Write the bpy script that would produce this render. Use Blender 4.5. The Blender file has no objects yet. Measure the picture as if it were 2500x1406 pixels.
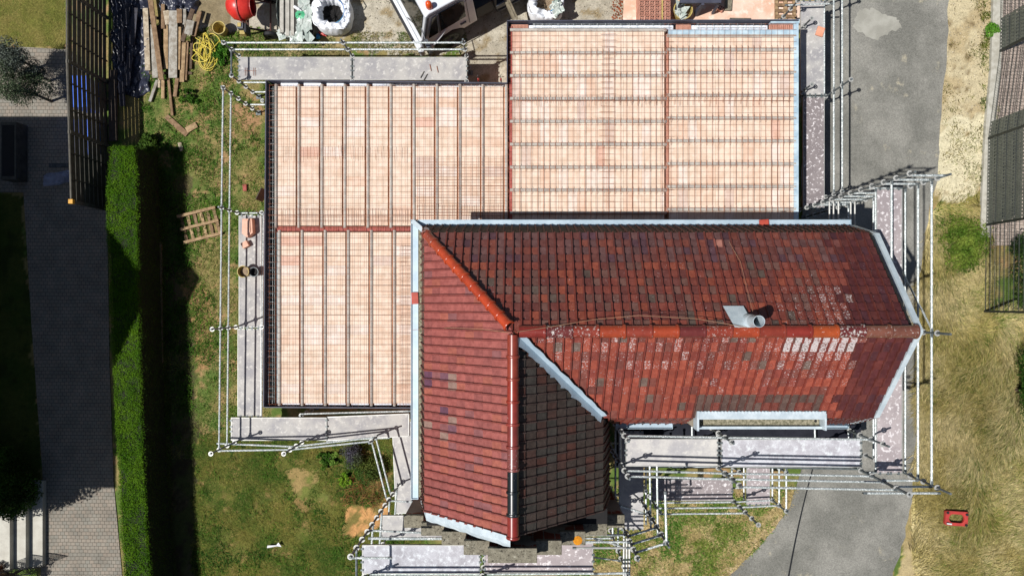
import bpy, bmesh, math, random
import numpy as np
from mathutils import Vector, Matrix
random.seed(7); rng = np.random.default_rng(7)
C = bpy.context.scene.collection
SC = bpy.context.scene
R = math.radians; PI = math.pi

# ------------------------------------------------------------------ camera, sky, sun
F = 1750.0; HC = 21.1; NX, NY = 1275.0, 735.0          # focal length (px of a 2500 px wide frame), height, nadir
cam = bpy.data.cameras.new('camera'); co = bpy.data.objects.new('camera', cam); C.objects.link(co)
co.location = (0, 0, HC); co.rotation_euler = (0, 0, 0)
cam.sensor_width = 36; cam.lens = F/2500*36
cam.shift_x = (1250-NX)/2500; cam.shift_y = (NY-703)/2500
cam.clip_end = 2000; cam.clip_start = .1
SC.camera = co
SHX, SHY = .537, .205                                  # shadow drift per metre of height
sd = Vector((SHX, SHY, -1)).normalized()
w = bpy.data.worlds.new('World'); SC.world = w; w.use_nodes = True
nt = w.node_tree; bg = nt.nodes['Background']
sky = nt.nodes.new('ShaderNodeTexSky'); sky.sky_type = 'NISHITA'; sky.sun_disc = False
elev = math.asin(-sd.z); az = math.atan2(-sd.x, -sd.y)
sky.sun_elevation = elev; sky.sun_rotation = az
nt.links.new(sky.outputs[0], bg.inputs[0]); bg.inputs[1].default_value = .05
sl = bpy.data.lights.new('sun', 'SUN'); sl.energy = 5.0; sl.angle = R(.5); sl.color = (1, .975, .94)
so = bpy.data.objects.new('sun', sl); C.objects.link(so); so.rotation_euler = sd.to_track_quat('-Z', 'Y').to_euler()
so.location = (-20, -8, 40)
SC.view_settings.view_transform = 'Standard'; SC.view_settings.look = 'None'
SC.view_settings.exposure = 0.12; SC.view_settings.gamma = 1

# ------------------------------------------------------------------ helpers
def S(r, g, b, k=.8):
    f = lambda c: (c/12.92 if c <= .04045 else ((c+.055)/1.055)**2.4)
    return (f(r/255)*k, f(g/255)*k, f(b/255)*k, 1)
def P(px, py, z=0.):
    k = (HC-z)/F
    return Vector(((px-NX)*k, (NY-py)*k, z))

class MB:
    def __init__(s): s.v = []; s.f = []; s.m = []; s.c = []; s.col = (1, 1, 1, 0); s.mi = 0
    def add(s, vs, fs, mi=None, col=None):
        n = len(s.v); s.v += [tuple(p) for p in vs]; q_ = s.col if col is None else col; col = (q_[0], q_[1], q_[2], q_[-1] if len(q_) == 5 else (q_[3] if len(q_) == 4 else 0)) if not (len(q_) == 4 and q_[3] == 1) else (*q_[:3], 0)
        for f in fs:
            s.f.append(tuple(n+i for i in f)); s.m.append(s.mi if mi is None else mi); s.c.append(s.col if col is None else col)
        return s
    def box(s, x0, x1, y0, y1, z0, z1, **k):
        return s.add([(x0,y0,z0),(x1,y0,z0),(x1,y1,z0),(x0,y1,z0),(x0,y0,z1),(x1,y0,z1),(x1,y1,z1),(x0,y1,z1)],
              [(0,3,2,1),(4,5,6,7),(0,1,5,4),(1,2,6,5),(2,3,7,6),(3,0,4,7)], **k)
    def beam(s, p, q, wd, h, up=(0,0,1), **k):          # box from p to q, width wd, height h (centred)
        p = Vector(p); q = Vector(q); d = (q-p).normalized(); u = Vector(up)
        a = d.cross(u)
        if a.length < 1e-4: a = d.cross(Vector((1,0,0)))
        a.normalize(); b = a.cross(d).normalized(); a = a*wd/2; b = b*h/2
        vs = [p-a-b, p+a-b, p+a+b, p-a+b, q-a-b, q+a-b, q+a+b, q-a+b]
        return s.add(vs, [(0,1,2,3),(7,6,5,4),(0,4,5,1),(1,5,6,2),(2,6,7,3),(3,7,4,0)], **k)
    def tube(s, p, q, r, n=8, r2=None, cap=True, **k):
        p = Vector(p); q = Vector(q); d = (q-p).normalized(); r2 = r if r2 is None else r2
        a = d.cross(Vector((0,0,1)))
        if a.length < 1e-3: a = Vector((1,0,0))
        a.normalize(); b = d.cross(a)
        vs = [p+(a*math.cos(t)+b*math.sin(t))*r for t in [2*PI*i/n for i in range(n)]]
        vs += [q+(a*math.cos(t)+b*math.sin(t))*r2 for t in [2*PI*i/n for i in range(n)]]
        fs = [(i, (i+1)%n, n+(i+1)%n, n+i) for i in range(n)]
        if cap: fs += [tuple(range(n-1,-1,-1)), tuple(range(n, 2*n))]
        return s.add(vs, fs, **k)
    def path(s, pts, r, n=5, **k):
        pts = [Vector(p) for p in pts]; rings = []; vs = []
        for i, p in enumerate(pts):
            d = (pts[min(i+1, len(pts)-1)]-pts[max(i-1, 0)]).normalized()
            a = d.cross(Vector((0,0,1)))
            if a.length < 1e-3: a = Vector((1,0,0))
            a.normalize(); b = d.cross(a)
            vs += [p+(a*math.cos(2*PI*j/n)+b*math.sin(2*PI*j/n))*r for j in range(n)]
        fs = []
        for i in range(len(pts)-1):
            for j in range(n): fs.append((i*n+j, i*n+(j+1)%n, (i+1)*n+(j+1)%n, (i+1)*n+j))
        fs += [tuple(range(n-1,-1,-1)), tuple((len(pts)-1)*n+j for j in range(n))]
        return s.add(vs, fs, **k)
    def lathe(s, prof, n=24, M=None, closed=False, a0=0, a1=2*PI, **k):   # prof: (r, z)
        full = abs(a1-a0-2*PI) < 1e-6; m = n if full else n+1; vs = []
        for r, z in prof:
            for i in range(m):
                t = a0+(a1-a0)*i/n; p = Vector((r*math.cos(t), r*math.sin(t), z)); vs.append(M @ p if M else p)
        fs = []
        for j in range(len(prof)-1):
            for i in range(n):
                i2 = (i+1) % m; fs.append((j*m+i, j*m+i2, (j+1)*m+i2, (j+1)*m+i))
        return s.add(vs, fs, **k)
    def prism(s, poly, z0, z1, **k):
        n = len(poly); vs = [(p[0], p[1], z0) for p in poly]+[(p[0], p[1], z1) for p in poly]
        return s.add(vs, [tuple(range(n-1,-1,-1)), tuple(range(n, 2*n))]+[(i,(i+1)%n,n+(i+1)%n,n+i) for i in range(n)], **k)
    def sphere(s, c, r, n=10, sc=(1,1,1), **k):
        m = n//2; prof = [(math.sin(PI*i/m), -math.cos(PI*i/m)) for i in range(m+1)]
        return s.lathe([(max(a, 1e-4), b) for a, b in prof], n, Matrix.Translation(c) @ Matrix.Diagonal((r*sc[0], r*sc[1], r*sc[2], 1)), **k)
    def build(s, name, mats, parent=None, smooth=False, bevel=0, world=True):
        if not isinstance(mats, (list, tuple)): mats = [mats]
        A = np.array(s.v, dtype=float)
        if parent is not None: off = np.array(parent.get('_off', (0,0,0)) if world else (0,0,0), dtype=float)
        elif world: off = np.array(((A[:,0].min()+A[:,0].max())/2, (A[:,1].min()+A[:,1].max())/2, A[:,2].min()))
        else: off = np.zeros(3)
        me = bpy.data.meshes.new(name); me.from_pydata((A-off).tolist(), [], s.f)
        for m_ in mats: me.materials.append(m_)
        me.polygons.foreach_set('material_index', s.m)
        ca = me.color_attributes.new('tint', 'FLOAT_COLOR', 'CORNER')
        cnt = np.array([len(f) for f in s.f]); arr = np.repeat(np.array(s.c, dtype=float), cnt, axis=0)
        ca.data.foreach_set('color', arr.ravel())
        if smooth: me.polygons.foreach_set('use_smooth', [True]*len(s.f))
        me.update(); me.validate()
        o = bpy.data.objects.new(name, me); C.objects.link(o)
        if parent is not None: o.parent = parent; o['_off'] = [0.,0.,0.]; o['_off'] = [float(v) for v in off]
        else: o.location = off; o['_off'] = [float(v) for v in off]
        if parent is not None and parent.type == 'MESH' and parent.parent is None and world: pass
        if bevel:
            b = o.modifiers.new('bevel', 'BEVEL'); b.width = bevel; b.segments = 2; b.limit_method = 'ANGLE'; b.angle_limit = R(40)
        return o
def clip(o, co_, no, keep_neg=True):                     # cut a mesh by a plane given in world space
    off = Vector(o['_off']); bm = bmesh.new(); bm.from_mesh(o.data)
    bmesh.ops.bisect_plane(bm, geom=bm.verts[:]+bm.edges[:]+bm.faces[:], plane_co=Vector(co_)-off, plane_no=Vector(no), clear_outer=keep_neg, clear_inner=not keep_neg)
    bm.to_mesh(o.data); bm.free()
def tag(o, label, cat, group=None, kind=None):
    if label: o['label'] = label
    if cat: o['category'] = cat
    if group: o['group'] = group
    if kind: o['kind'] = kind
    return o
def thing(name, label, cat, loc=(0,0,0), group=None, rz=0):
    o = bpy.data.objects.new(name, None); C.objects.link(o); o.location = loc; o.rotation_euler = (0,0,rz)
    o.empty_display_size = .2; o['_off'] = [float(v) for v in loc]
    return tag(o, label, cat, group)
def dup(root, loc, rz, label=None, group=None):
    r = root.copy(); C.objects.link(r); r.location = loc; r.rotation_euler = (0,0,rz)
    if label: r['label'] = label
    if group: r['group'] = group
    for ch in list(root.children):
        c = ch.copy(); C.objects.link(c); c.parent = r
        for g in ch.children:
            d = g.copy(); C.objects.link(d); d.parent = c
    return r

def mat(name, a, b=None, sc=3., rough=.8, tint=False, bump=0., bsc=40., c=None, csc=25., cth=.62, csoft=.06, metal=0., fine=.25, fsc=60., spec=None, lich=None, coat=0., wave=None):
    """two tone noise a-b, speckle colour c, fine value noise, optional per-face tint"""
    m = bpy.data.materials.new(name); m.use_nodes = True; n = m.node_tree.nodes; l = m.node_tree.links
    bs = n['Principled BSDF']; tc = n.new('ShaderNodeTexCoord').outputs['Object']
    def noise(s_, d=4, r_=.6):
        t = n.new('ShaderNodeTexNoise'); t.inputs['Scale'].default_value = s_; t.inputs['Detail'].default_value = d
        t.inputs['Roughness'].default_value = r_; l.new(tc, t.inputs['Vector']); return t.outputs['Fac']
    def ramp(f, p0, p1):
        t = n.new('ShaderNodeMapRange'); t.inputs[1].default_value = p0; t.inputs[2].default_value = p1; t.interpolation_type = 'SMOOTHSTEP'
        l.new(f, t.inputs[0]); return t.outputs[0]
    def mix(f, x, y, mode='MIX'):
        t = n.new('ShaderNodeMix'); t.data_type = 'RGBA'; t.blend_type = mode
        for v, i in ((f, 0), (x, 6), (y, 7)):
            if hasattr(v, 'is_output'): l.new(v, t.inputs[i])
            else: t.inputs[i].default_value = v
        return t.outputs[2]
    col = mix(ramp(noise(sc), .35, .65), a, b if b else a)
    if tint:
        at = n.new('ShaderNodeAttribute'); at.attribute_name = 'tint'
        col = mix(1., col, at.outputs['Color'], 'MULTIPLY')
    if wave:                                             # fine grooves: (axis, scale, strength)
        wv = n.new('ShaderNodeTexWave'); wv.bands_direction = wave[0]; wv.inputs['Scale'].default_value = wave[1]; l.new(tc, wv.inputs['Vector'])
        k = n.new('ShaderNodeMapRange'); k.inputs[3].default_value = 1-wave[2]; k.inputs[4].default_value = 1.; l.new(ramp(wv.outputs['Fac'], 0., .35), k.inputs[0])
        cc = n.new('ShaderNodeCombineColor')
        for i in range(3): l.new(k.outputs[0], cc.inputs[i])
        col = mix(1., col, cc.outputs[0], 'MULTIPLY')
    if c is not None: col = mix(ramp(noise(csc, 5, .65), cth, cth+csoft), col, c)
    if lich is not None:                                 # lichen: threshold lowered by tint alpha
        at2 = n.new('ShaderNodeAttribute'); at2.attribute_name = 'tint'
        ad = n.new('ShaderNodeMath'); ad.operation = 'MULTIPLY_ADD'; l.new(at2.outputs['Alpha'], ad.inputs[0]); ad.inputs[1].default_value = .42; l.new(noise(lich[1], 6, .7), ad.inputs[2])
        col = mix(ramp(ad.outputs[0], .68, .80), col, lich[0])
    if fine:
        fr = n.new('ShaderNodeMapRange'); fr.inputs[1].default_value = .25; fr.inputs[2].default_value = .75
        fr.inputs[3].default_value = 1-fine; fr.inputs[4].default_value = 1+fine; l.new(noise(fsc, 6, .7), fr.inputs[0])
        cc = n.new('ShaderNodeCombineColor')
        for i in range(3): l.new(fr.outputs[0], cc.inputs[i])
        col = mix(1., col, cc.outputs[0], 'MULTIPLY')
    l.new(col, bs.inputs['Base Color']); bs.inputs['Roughness'].default_value = rough; bs.inputs['Metallic'].default_value = metal
    if spec is not None: bs.inputs['Specular IOR Level'].default_value = spec
    if coat: bs.inputs['Coat Weight'].default_value = coat; bs.inputs['Coat Roughness'].default_value = .1
    if bump:
        bp = n.new('ShaderNodeBump'); bp.inputs['Strength'].default_value = bump; bp.inputs['Distance'].default_value = .01
        l.new(noise(bsc, 5, .65), bp.inputs['Height']); l.new(bp.outputs[0], bs.inputs['Normal'])
    return m

M = {}
W4 = (1,1,1,1)
M['ground'] = mat('ground_mix', W4, S(225,225,225,1.1), 6, .95, tint=True, bump=.8, bsc=30, fine=.45, fsc=38, spec=.1)
M['blade'] = mat('grass_blade', W4, S(215,215,205,1.1), 8, .7, tint=True, fine=.1, spec=.15)
M['asphalt'] = mat('asphalt', S(122,121,114), S(148,146,138), .7, .9, bump=.5, bsc=120, c=S(182,174,152), csc=1.6, cth=.60, csoft=.14, fine=.5, fsc=32, spec=.15)
M['concpatch'] = mat('worn_concrete', S(176,174,164), S(156,154,144), 2, .9, bump=.5, bsc=60, fine=.2, fsc=90, spec=.15)
M['galv'] = mat('galvanised_steel', S(196,204,202), S(160,170,170), 14, .5, c=S(250,252,250,.95), csc=38, cth=.52, csoft=.08, metal=.25, fine=.12, fsc=80)
M['galvd'] = mat('galvanised_dark', S(120,128,130), S(90,98,100), 14, .5, metal=.3, fine=.15)
M['deckw'] = mat('deck_board', S(160,158,160), S(190,187,182), 2.2, .8, tint=True, c=S(214,211,205), csc=8, cth=.52, csoft=.16, fine=.15, fsc=50)
M['deckp'] = mat('deck_board_splashed', S(152,142,143), S(168,158,158), 2, .8, tint=True, c=S(228,222,222), csc=12, cth=.55, csoft=.06, fine=.12, fsc=50)
M['alu'] = mat('aluminium_edge', S(205,205,200), S(180,180,176), 6, .5, metal=.3, fine=.1)
M['clay'] = mat('clay_block', W4, S(238,232,226,1.), 5, .85, tint=True, fine=.08, fsc=30, c=S(200,150,120), csc=2.2, cth=.74, csoft=.1, spec=.2)
M['clayx'] = mat('clay_block_grooved_lengthwise', W4, S(240,234,228,1.), 5, .85, tint=True, fine=.08, fsc=30, wave=('X', 8.5, .16), spec=.2)
M['clayy'] = mat('clay_block_grooved_across', W4, S(240,234,228,1.), 5, .85, tint=True, fine=.08, fsc=30, wave=('Y', 8.5, .10), spec=.2)
M['brick'] = mat('red_brick', S(175,95,85), S(150,72,62), 12, .85, fine=.2, tint=True)
M['conc'] = mat('precast_concrete', S(196,190,180), S(172,164,156), 5, .85, fine=.2, fsc=50, bump=.3)
M['oldconc'] = mat('weathered_concrete', S(142,136,118), S(118,112,96), 10, .9, c=S(60,56,44), csc=22, cth=.55, csoft=.1, fine=.4, fsc=45, bump=.8, lich=(S(200,198,180), 14))
M['rust'] = mat('rusty_rebar', S(176,112,80), S(148,92,68), 9, .8, fine=.2, tint=True)
M['form'] = mat('formwork_board', S(75,78,95), S(60,62,78), 4, .6, fine=.2)
M['poly'] = mat('white_insulation', S(240,244,250,.95), S(215,222,235,.9), 6, .7, fine=.08)
M['film'] = mat('pale_blue_film', S(205,225,235), S(170,195,210), 5, .35, fine=.1, fsc=20, bump=.5, bsc=12)
M['zinc'] = mat('zinc_sheet', S(190,208,220), S(172,192,206), 2.5, .45, metal=.15, fine=.07, fsc=12, c=S(120,130,140), csc=7, cth=.74, csoft=.02)
M['zincw'] = mat('white_zinc', S(214,226,232), S(192,206,214), 5, .45, metal=.1, fine=.08, c=S(150,150,140), csc=9, cth=.7, csoft=.06)
M['mortar'] = mat('mortar', S(205,205,190), S(150,148,130), 18, .95, fine=.4, fsc=40, bump=.8)
M['mossm'] = mat('mossy_mortar', S(165,158,135), S(105,102,80), 16, .95, fine=.4, fsc=40, bump=.8)
M['tile'] = mat('glazed_clay_tile', W4, S(225,215,215,1.0), 9, .42, tint=True, fine=.16, fsc=60, bump=.25, bsc=60, lich=(S(205,196,194,.8), 34), spec=.45)
M['tiledk'] = mat('old_clay_tile', W4, S(215,215,215,1.0), 10, .7, tint=True, fine=.25, fsc=60, bump=.4, bsc=60, lich=(S(190,188,180,.8), 30), spec=.3)
M['ridge'] = mat('ridge_tile', S(228,232,235,1), S(205,205,210,1.0), 6, .3, tint=True, fine=.12, fsc=40, lich=(S(215,212,205,.85), 20), spec=.5)
M['wallw'] = mat('house_render', S(190,180,160), S(170,160,140), 2, .9, fine=.15)
M['hollow'] = mat('hollow_brick', S(226,168,146), S(210,148,126), 8, .9, fine=.2, tint=True)
M['dark'] = mat('shade_dark', S(28,26,26), S(22,20,20), 5, .9, fine=.1)
M['fencew'] = mat('dark_fence_wood', S(84,82,72), S(66,64,56), 7, .8, fine=.3, fsc=35)
M['fencer'] = mat('fence_rail_wood', S(100,96,86), S(80,76,68), 7, .8, fine=.25)
M['wood'] = mat('sawn_timber', W4, S(205,198,190,1.), 9, .85, tint=True, fine=.25, fsc=45, c=S(110,90,70), csc=9, cth=.68)
M['pwhite'] = mat('pale_paint', S(225,228,228), S(205,208,208), 4, .4, fine=.05)
M['yellow'] = mat('yellow_plastic', S(235,205,70), S(215,185,60), 6, .5, fine=.1)
M['rope'] = mat('yellow_hose', S(240,220,95), S(218,195,75), 12, .45, fine=.1)
M['red'] = mat('red_paint', S(228,62,52), S(205,48,42), 5, .35, fine=.15, c=S(225,150,140), csc=9, cth=.66, csoft=.1)
M['redpl'] = mat('red_plastic', S(196,66,60), S(172,58,54), 6, .5, fine=.15)
M['orange'] = mat('orange_lens', S(235,95,35), S(220,80,30), 6, .25, fine=.05)
M['black'] = mat('black_rubber', S(34,34,38), S(26,26,30), 6, .65, fine=.2)
M['blacks'] = mat('black_sheet', S(58,62,78), S(44,46,60), 5, .35, fine=.15, fsc=20)
M['tan'] = mat('tan_bucket', S(200,180,105), S(180,158,90), 8, .6, fine=.15)
M['truckp'] = mat('truck_paint', S(235,238,242), S(222,226,232), 2, .22, fine=.03, coat=.15, c=S(206,200,188), csc=5, cth=.66, csoft=.15)
M['trim'] = mat('grey_trim', S(96,100,108), S(80,84,92), 6, .5, fine=.1)
M['glass'] = mat('dark_glass', S(26,34,36), S(18,24,26), 2, .06, fine=0)
M['bagw'] = mat('white_woven_bag', S(238,240,244,.95), S(222,226,232,.92), 5, .75, fine=.06, bump=.6, bsc=9)
M['bagp'] = mat('blue_grey_print', S(110,130,170), S(90,112,160), 5, .7, fine=.1)
M['bluep'] = mat('blue_edging', S(40,120,200), S(50,160,190), 5, .6, fine=.1)
M['sand'] = mat('sand_fill', S(160,140,115), S(130,112,92), 8, .95, fine=.35, bump=.8)
M['clear'] = mat('cloudy_plastic', S(205,212,205), S(175,188,180), 5, .3, fine=.1, bump=.6, bsc=10)
M['green'] = mat('green_plastic', S(80,185,130), S(110,200,155), 5, .4, fine=.1)
M['bluebox'] = mat('bright_blue_plastic', S(40,120,255,1.3), S(30,100,240,1.2), 5, .5, fine=.05)
M['leaf'] = mat('hedge_leaf', W4, S(220,225,205,1.), 10, .65, tint=True, fine=.1, spec=.08)
M['bark'] = mat('bark', S(92,76,60), S(72,60,48), 10, .9, fine=.3)
M['meshd'] = mat('green_black_wire', S(40,46,42), S(32,36,34), 5, .5, fine=.1)
M['slatd'] = mat('woven_slat', S(104,108,98), S(92,96,88), 6, .6, fine=.12)
M['white'] = mat('white_scrap', S(240,240,240), S(225,225,228), 6, .6, fine=.05)
M['kerb'] = mat('concrete_kerb', S(195,192,180), S(170,166,152), 5, .9, fine=.25)

def bricktex(name, c1, c2, mort, scale, bw, rh, off=.5, msize=.02, rough=.9):
    m = bpy.data.materials.new(name); m.use_nodes = True; n = m.node_tree.nodes; l = m.node_tree.links
    tc = n.new('ShaderNodeTexCoord').outputs['Object']; bt = n.new('ShaderNodeTexBrick')
    wn = n.new('ShaderNodeTexNoise'); wn.inputs['Scale'].default_value = 1.5; l.new(tc, wn.inputs['Vector'])
    vm = n.new('ShaderNodeVectorMath'); vm.operation = 'SCALE'; vm.inputs['Scale'].default_value = .06; l.new(wn.outputs['Color'], vm.inputs[0])
    va = n.new('ShaderNodeVectorMath'); va.operation = 'ADD'; l.new(tc, va.inputs[0]); l.new(vm.outputs[0], va.inputs[1]); l.new(va.outputs[0], bt.inputs['Vector'])
    bt.inputs['Color1'].default_value = c1; bt.inputs['Color2'].default_value = c2; bt.inputs['Mortar'].default_value = mort
    bt.inputs['Scale'].default_value = scale; bt.inputs['Brick Width'].default_value = bw; bt.inputs['Row Height'].default_value = rh
    bt.inputs['Mortar Size'].default_value = msize; bt.inputs['Mortar Smooth'].default_value = .3; bt.offset = off
    no = n.new('ShaderNodeTexNoise'); no.inputs['Scale'].default_value = 2.2; no.inputs['Detail'].default_value = 5; l.new(tc, no.inputs['Vector'])
    no2 = n.new('ShaderNodeTexNoise'); no2.inputs['Scale'].default_value = 60; no2.inputs['Detail'].default_value = 5; l.new(tc, no2.inputs['Vector'])
    ma = n.new('ShaderNodeMath'); ma.operation = 'ADD'; l.new(no.outputs[0], ma.inputs[0]); l.new(no2.outputs[0], ma.inputs[1])
    mr = n.new('ShaderNodeMapRange'); mr.inputs[1].default_value = .6; mr.inputs[2].default_value = 1.4; mr.inputs[3].default_value = .68; mr.inputs[4].default_value = 1.28; l.new(ma.outputs[0], mr.inputs[0])
    cc = n.new('ShaderNodeCombineColor')
    for i in range(3): l.new(mr.outputs[0], cc.inputs[i])
    mx = n.new('ShaderNodeMix'); mx.data_type = 'RGBA'; mx.blend_type = 'MULTIPLY'; mx.inputs[0].default_value = 1
    l.new(bt.outputs['Color'], mx.inputs[6]); l.new(cc.outputs[0], mx.inputs[7]); l.new(mx.outputs[2], n['Principled BSDF'].inputs['Base Color'])
    n['Principled BSDF'].inputs['Roughness'].default_value = rough; n['Principled BSDF'].inputs['Specular IOR Level'].default_value = .15
    bp = n.new('ShaderNodeBump'); bp.inputs['Strength'].default_value = .5; bp.inputs['Distance'].default_value = .01; l.new(bt.outputs['Fac'], bp.inputs['Height']); bp.invert = True
    l.new(bp.outputs[0], n['Principled BSDF'].inputs['Normal'])
    return m
M['paver'] = bricktex('block_paving', S(154,143,130), S(142,138,128), S(88,84,74), 1, .125, .105, msize=.006)
M['paver2'] = bricktex('pink_paving', S(200,184,170), S(186,168,155), S(140,128,116), 1, .20, .10, msize=.01)
M['wallb'] = bricktex('brick_wall', S(160,90,70), S(140,75,60), S(170,165,155), 1, .22, .07, msize=.012)

# ------------------------------------------------------------------ ground sheet
LAT = rng.random((512, 512))
def vn(x, y, s, seed=0):
    x = np.asarray(x)*s+seed*17.3+900; y = np.asarray(y)*s+seed*9.7+900
    xi = np.floor(x).astype(int); yi = np.floor(y).astype(int); fx = x-xi; fy = y-yi; fx = fx*fx*(3-2*fx); fy = fy*fy*(3-2*fy)
    g = lambda a, b: LAT[a % 512, b % 512]
    return (g(xi,yi)*(1-fx)+g(xi+1,yi)*fx)*(1-fy)+(g(xi,yi+1)*(1-fx)+g(xi+1,yi+1)*fx)*fy
def fbm(x, y, s, seed=0, o=4):
    t = 0; a = .5; w_ = 0
    for i in range(o): t = t+a*vn(x, y, s*2**i, seed+i); w_ += a; a *= .6
    return t/w_
def inpoly(px, py, poly):
    r = np.zeros(px.shape, bool); n = len(poly)
    for i in range(n):
        x0, y0 = poly[i]; x1, y1 = poly[(i+1) % n]
        if y0 == y1: continue
        cnd = ((y0 > py) != (y1 > py)) & (px < (x1-x0)*(py-y0)/(y1-y0)+x0); r ^= cnd
    return r
def L3(c): return np.array(c[:3])
# regions: polygon in picture px (ground level), three albedos (a,b,c), thresholds
REG = [
 ('rough', [(-9000,-9000),(12000,-9000),(12000,9000),(-9000,9000)], S(96,118,56), S(150,136,88), S(174,142,102), (.50,.68)),
 ('lawnNW', [(-3000,-3000),(170,-3000),(170,118),(60,112),(0,100),(-3000,100)], S(122,124,58), S(140,130,72), S(96,112,46), (.5,.7)),
 ('yard', [(440,-2000),(1960,-2000),(1960,260),(1140,260),(1130,128),(860,128),(850,100),(560,96),(520,60),(440,90)], S(178,170,152), S(196,188,170), S(158,142,112), (.45,.66)),
 ('brown', [(440,-2000),(545,-2000),(570,60),(520,66),(450,60)], S(140,126,98), S(152,138,110), S(120,108,80), (.5,.7)),
 ('grassN', [(540,84),(850,84),(900,92),(860,100),(880,140),(560,140)], S(112,118,68), S(160,144,102), S(104,118,62), (.40,.72)),
 ('sw', [(445,1060),(1020,1060),(1020,1500),(445,1500)], S(80,98,38), S(112,114,54), S(158,130,84), (.50,.68)),
 ('s', [(1380,1280),(1960,1180),(1900,1300),(1760,1500),(1380,1500)], S(86,118,42), S(176,156,108), S(196,172,130), (.46,.66)),
 ('sand', [(2290,-1500),(2460,-1500),(2440,0),(2418,300),(2402,440),(2330,505),(2280,500)], S(206,192,156), S(190,172,134), S(140,122,90), (.52,.74)),
 ('sandhi', [(2300,300),(2415,270),(2402,440),(2330,505),(2285,500)], S(222,212,178), S(210,198,162), S(170,150,112), (.55,.8)),
 ('green2', [(2270,505),(2335,505),(2402,445),(2405,700),(2270,640)], S(112,124,50), S(150,140,80), S(84,112,44), (.42,.7)),
 ('hay', [(2215,640),(2405,700),(2405,760),(2700,760),(2700,2500),(2150,2500),(2190,1406),(2225,1200)], S(190,176,112), S(214,196,144), S(132,138,62), (.45,.62)),
 ('edge', [(2235,520),(2275,520),(2270,900),(2300,1300),(2230,1500),(2180,1500),(2215,1250),(2232,900)], S(188,170,128), S(168,150,104), S(140,132,80), (.5,.72)),
 ('edge2', [(1930,1210),(1962,1180),(1962,1215),(1880,1340),(1790,1430),(1740,1430),(1840,1340)], S(200,178,140), S(178,156,116), S(150,132,90), (.5,.7)),
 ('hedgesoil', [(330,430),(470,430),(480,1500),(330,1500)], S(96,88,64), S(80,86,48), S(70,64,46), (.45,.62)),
 ('soilW', [(455,690),(500,690),(515,900),(480,910)], S(168,134,92), S(150,120,84), S(120,112,60), (.55,.72)),
 ('soilW2', [(565,250),(640,250),(640,330),(570,330)], S(172,136,100), S(150,122,86), S(104,112,56), (.55,.66)),
 ('soilS', [(840,1225),(900,1190),(960,1200),(950,1290),(880,1320),(835,1290)], S(212,160,104), S(188,142,92), S(130,118,66), (.50,.60)),
 ('soilS2', [(700,1150),(800,1140),(840,1180),(810,1215),(720,1205)], S(190,156,112), S(160,138,90), S(116,122,62), (.52,.54)),
 ('weedsoil', [(770,1100),(970,1085),(970,1215),(900,1235),(800,1215)], S(140,112,72), S(168,130,84), S(96,100,54), (.45,.58)),
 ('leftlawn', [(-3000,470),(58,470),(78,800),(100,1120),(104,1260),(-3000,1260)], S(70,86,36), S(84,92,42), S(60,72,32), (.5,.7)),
]
def ground_col(x, y):
    j = 26*(fbm(x, y, 1.3, 3)-.5)*2; j2 = 26*(fbm(x, y, 1.3, 8)-.5)*2; k = (fbm(x, y, 6, 5)-.5)*26
    px = x*F/HC+NX+j+k; py = NY-y*F/HC+j2+k
    n1 = fbm(x, y, 1.3, 11, 6); n2 = fbm(x, y, 3.1, 21, 5)
    out = np.zeros(x.shape+(3,)); gr = np.zeros(x.shape); rid = np.zeros(x.shape, int)
    for i, (nm, poly, a, b, c_, th) in enumerate(REG):
        mk = inpoly(px, py, poly)
        t1 = np.clip((n1-th[0])/.12+.5, 0, 1)[..., None]; t2 = np.clip((n2-th[1]+.1)/.10, 0, 1)[..., None]
        cc = L3(a)*(1-t1)+L3(b)*t1; cc = cc*(1-t2)+L3(c_)*t2
        out[mk] = cc[mk]; rid[mk] = i
    return out, rid, n1, n2
gx = np.concatenate([[-400,-120,-50,-25], np.arange(-16.6, 15.8, .07), [25,50,120,400]])
gy = np.concatenate([[-400,-120,-40,-18], np.arange(-9.4, 9.9, .07), [18,40,120,400]])
XX, YY = np.meshgrid(gx, gy); nxg, nyg = len(gx), len(gy)
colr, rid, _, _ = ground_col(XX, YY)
ZZ = (fbm(XX, YY, 1.6, 40)-.5)*.03-.012
me = bpy.data.meshes.new('ground')
ii = (np.arange(nyg-1)[:, None]*nxg+np.arange(nxg-1)[None]).ravel()
faces = np.stack([ii, ii+1, ii+nxg+1, ii+nxg], 1)
me.from_pydata(np.stack([XX, YY, ZZ], -1).reshape(-1, 3).tolist(), [], faces.tolist())
ca = me.color_attributes.new('tint', 'FLOAT_COLOR', 'POINT')
ca.data.foreach_set('color', np.concatenate([colr.reshape(-1, 3), np.zeros((nxg*nyg, 1))], 1).ravel())
me.polygons.foreach_set('use_smooth', [True]*len(faces))
me.materials.append(M['ground']); g = bpy.data.objects.new('ground', me); C.objects.link(g); tag(g, None, None, kind='structure')

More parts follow.
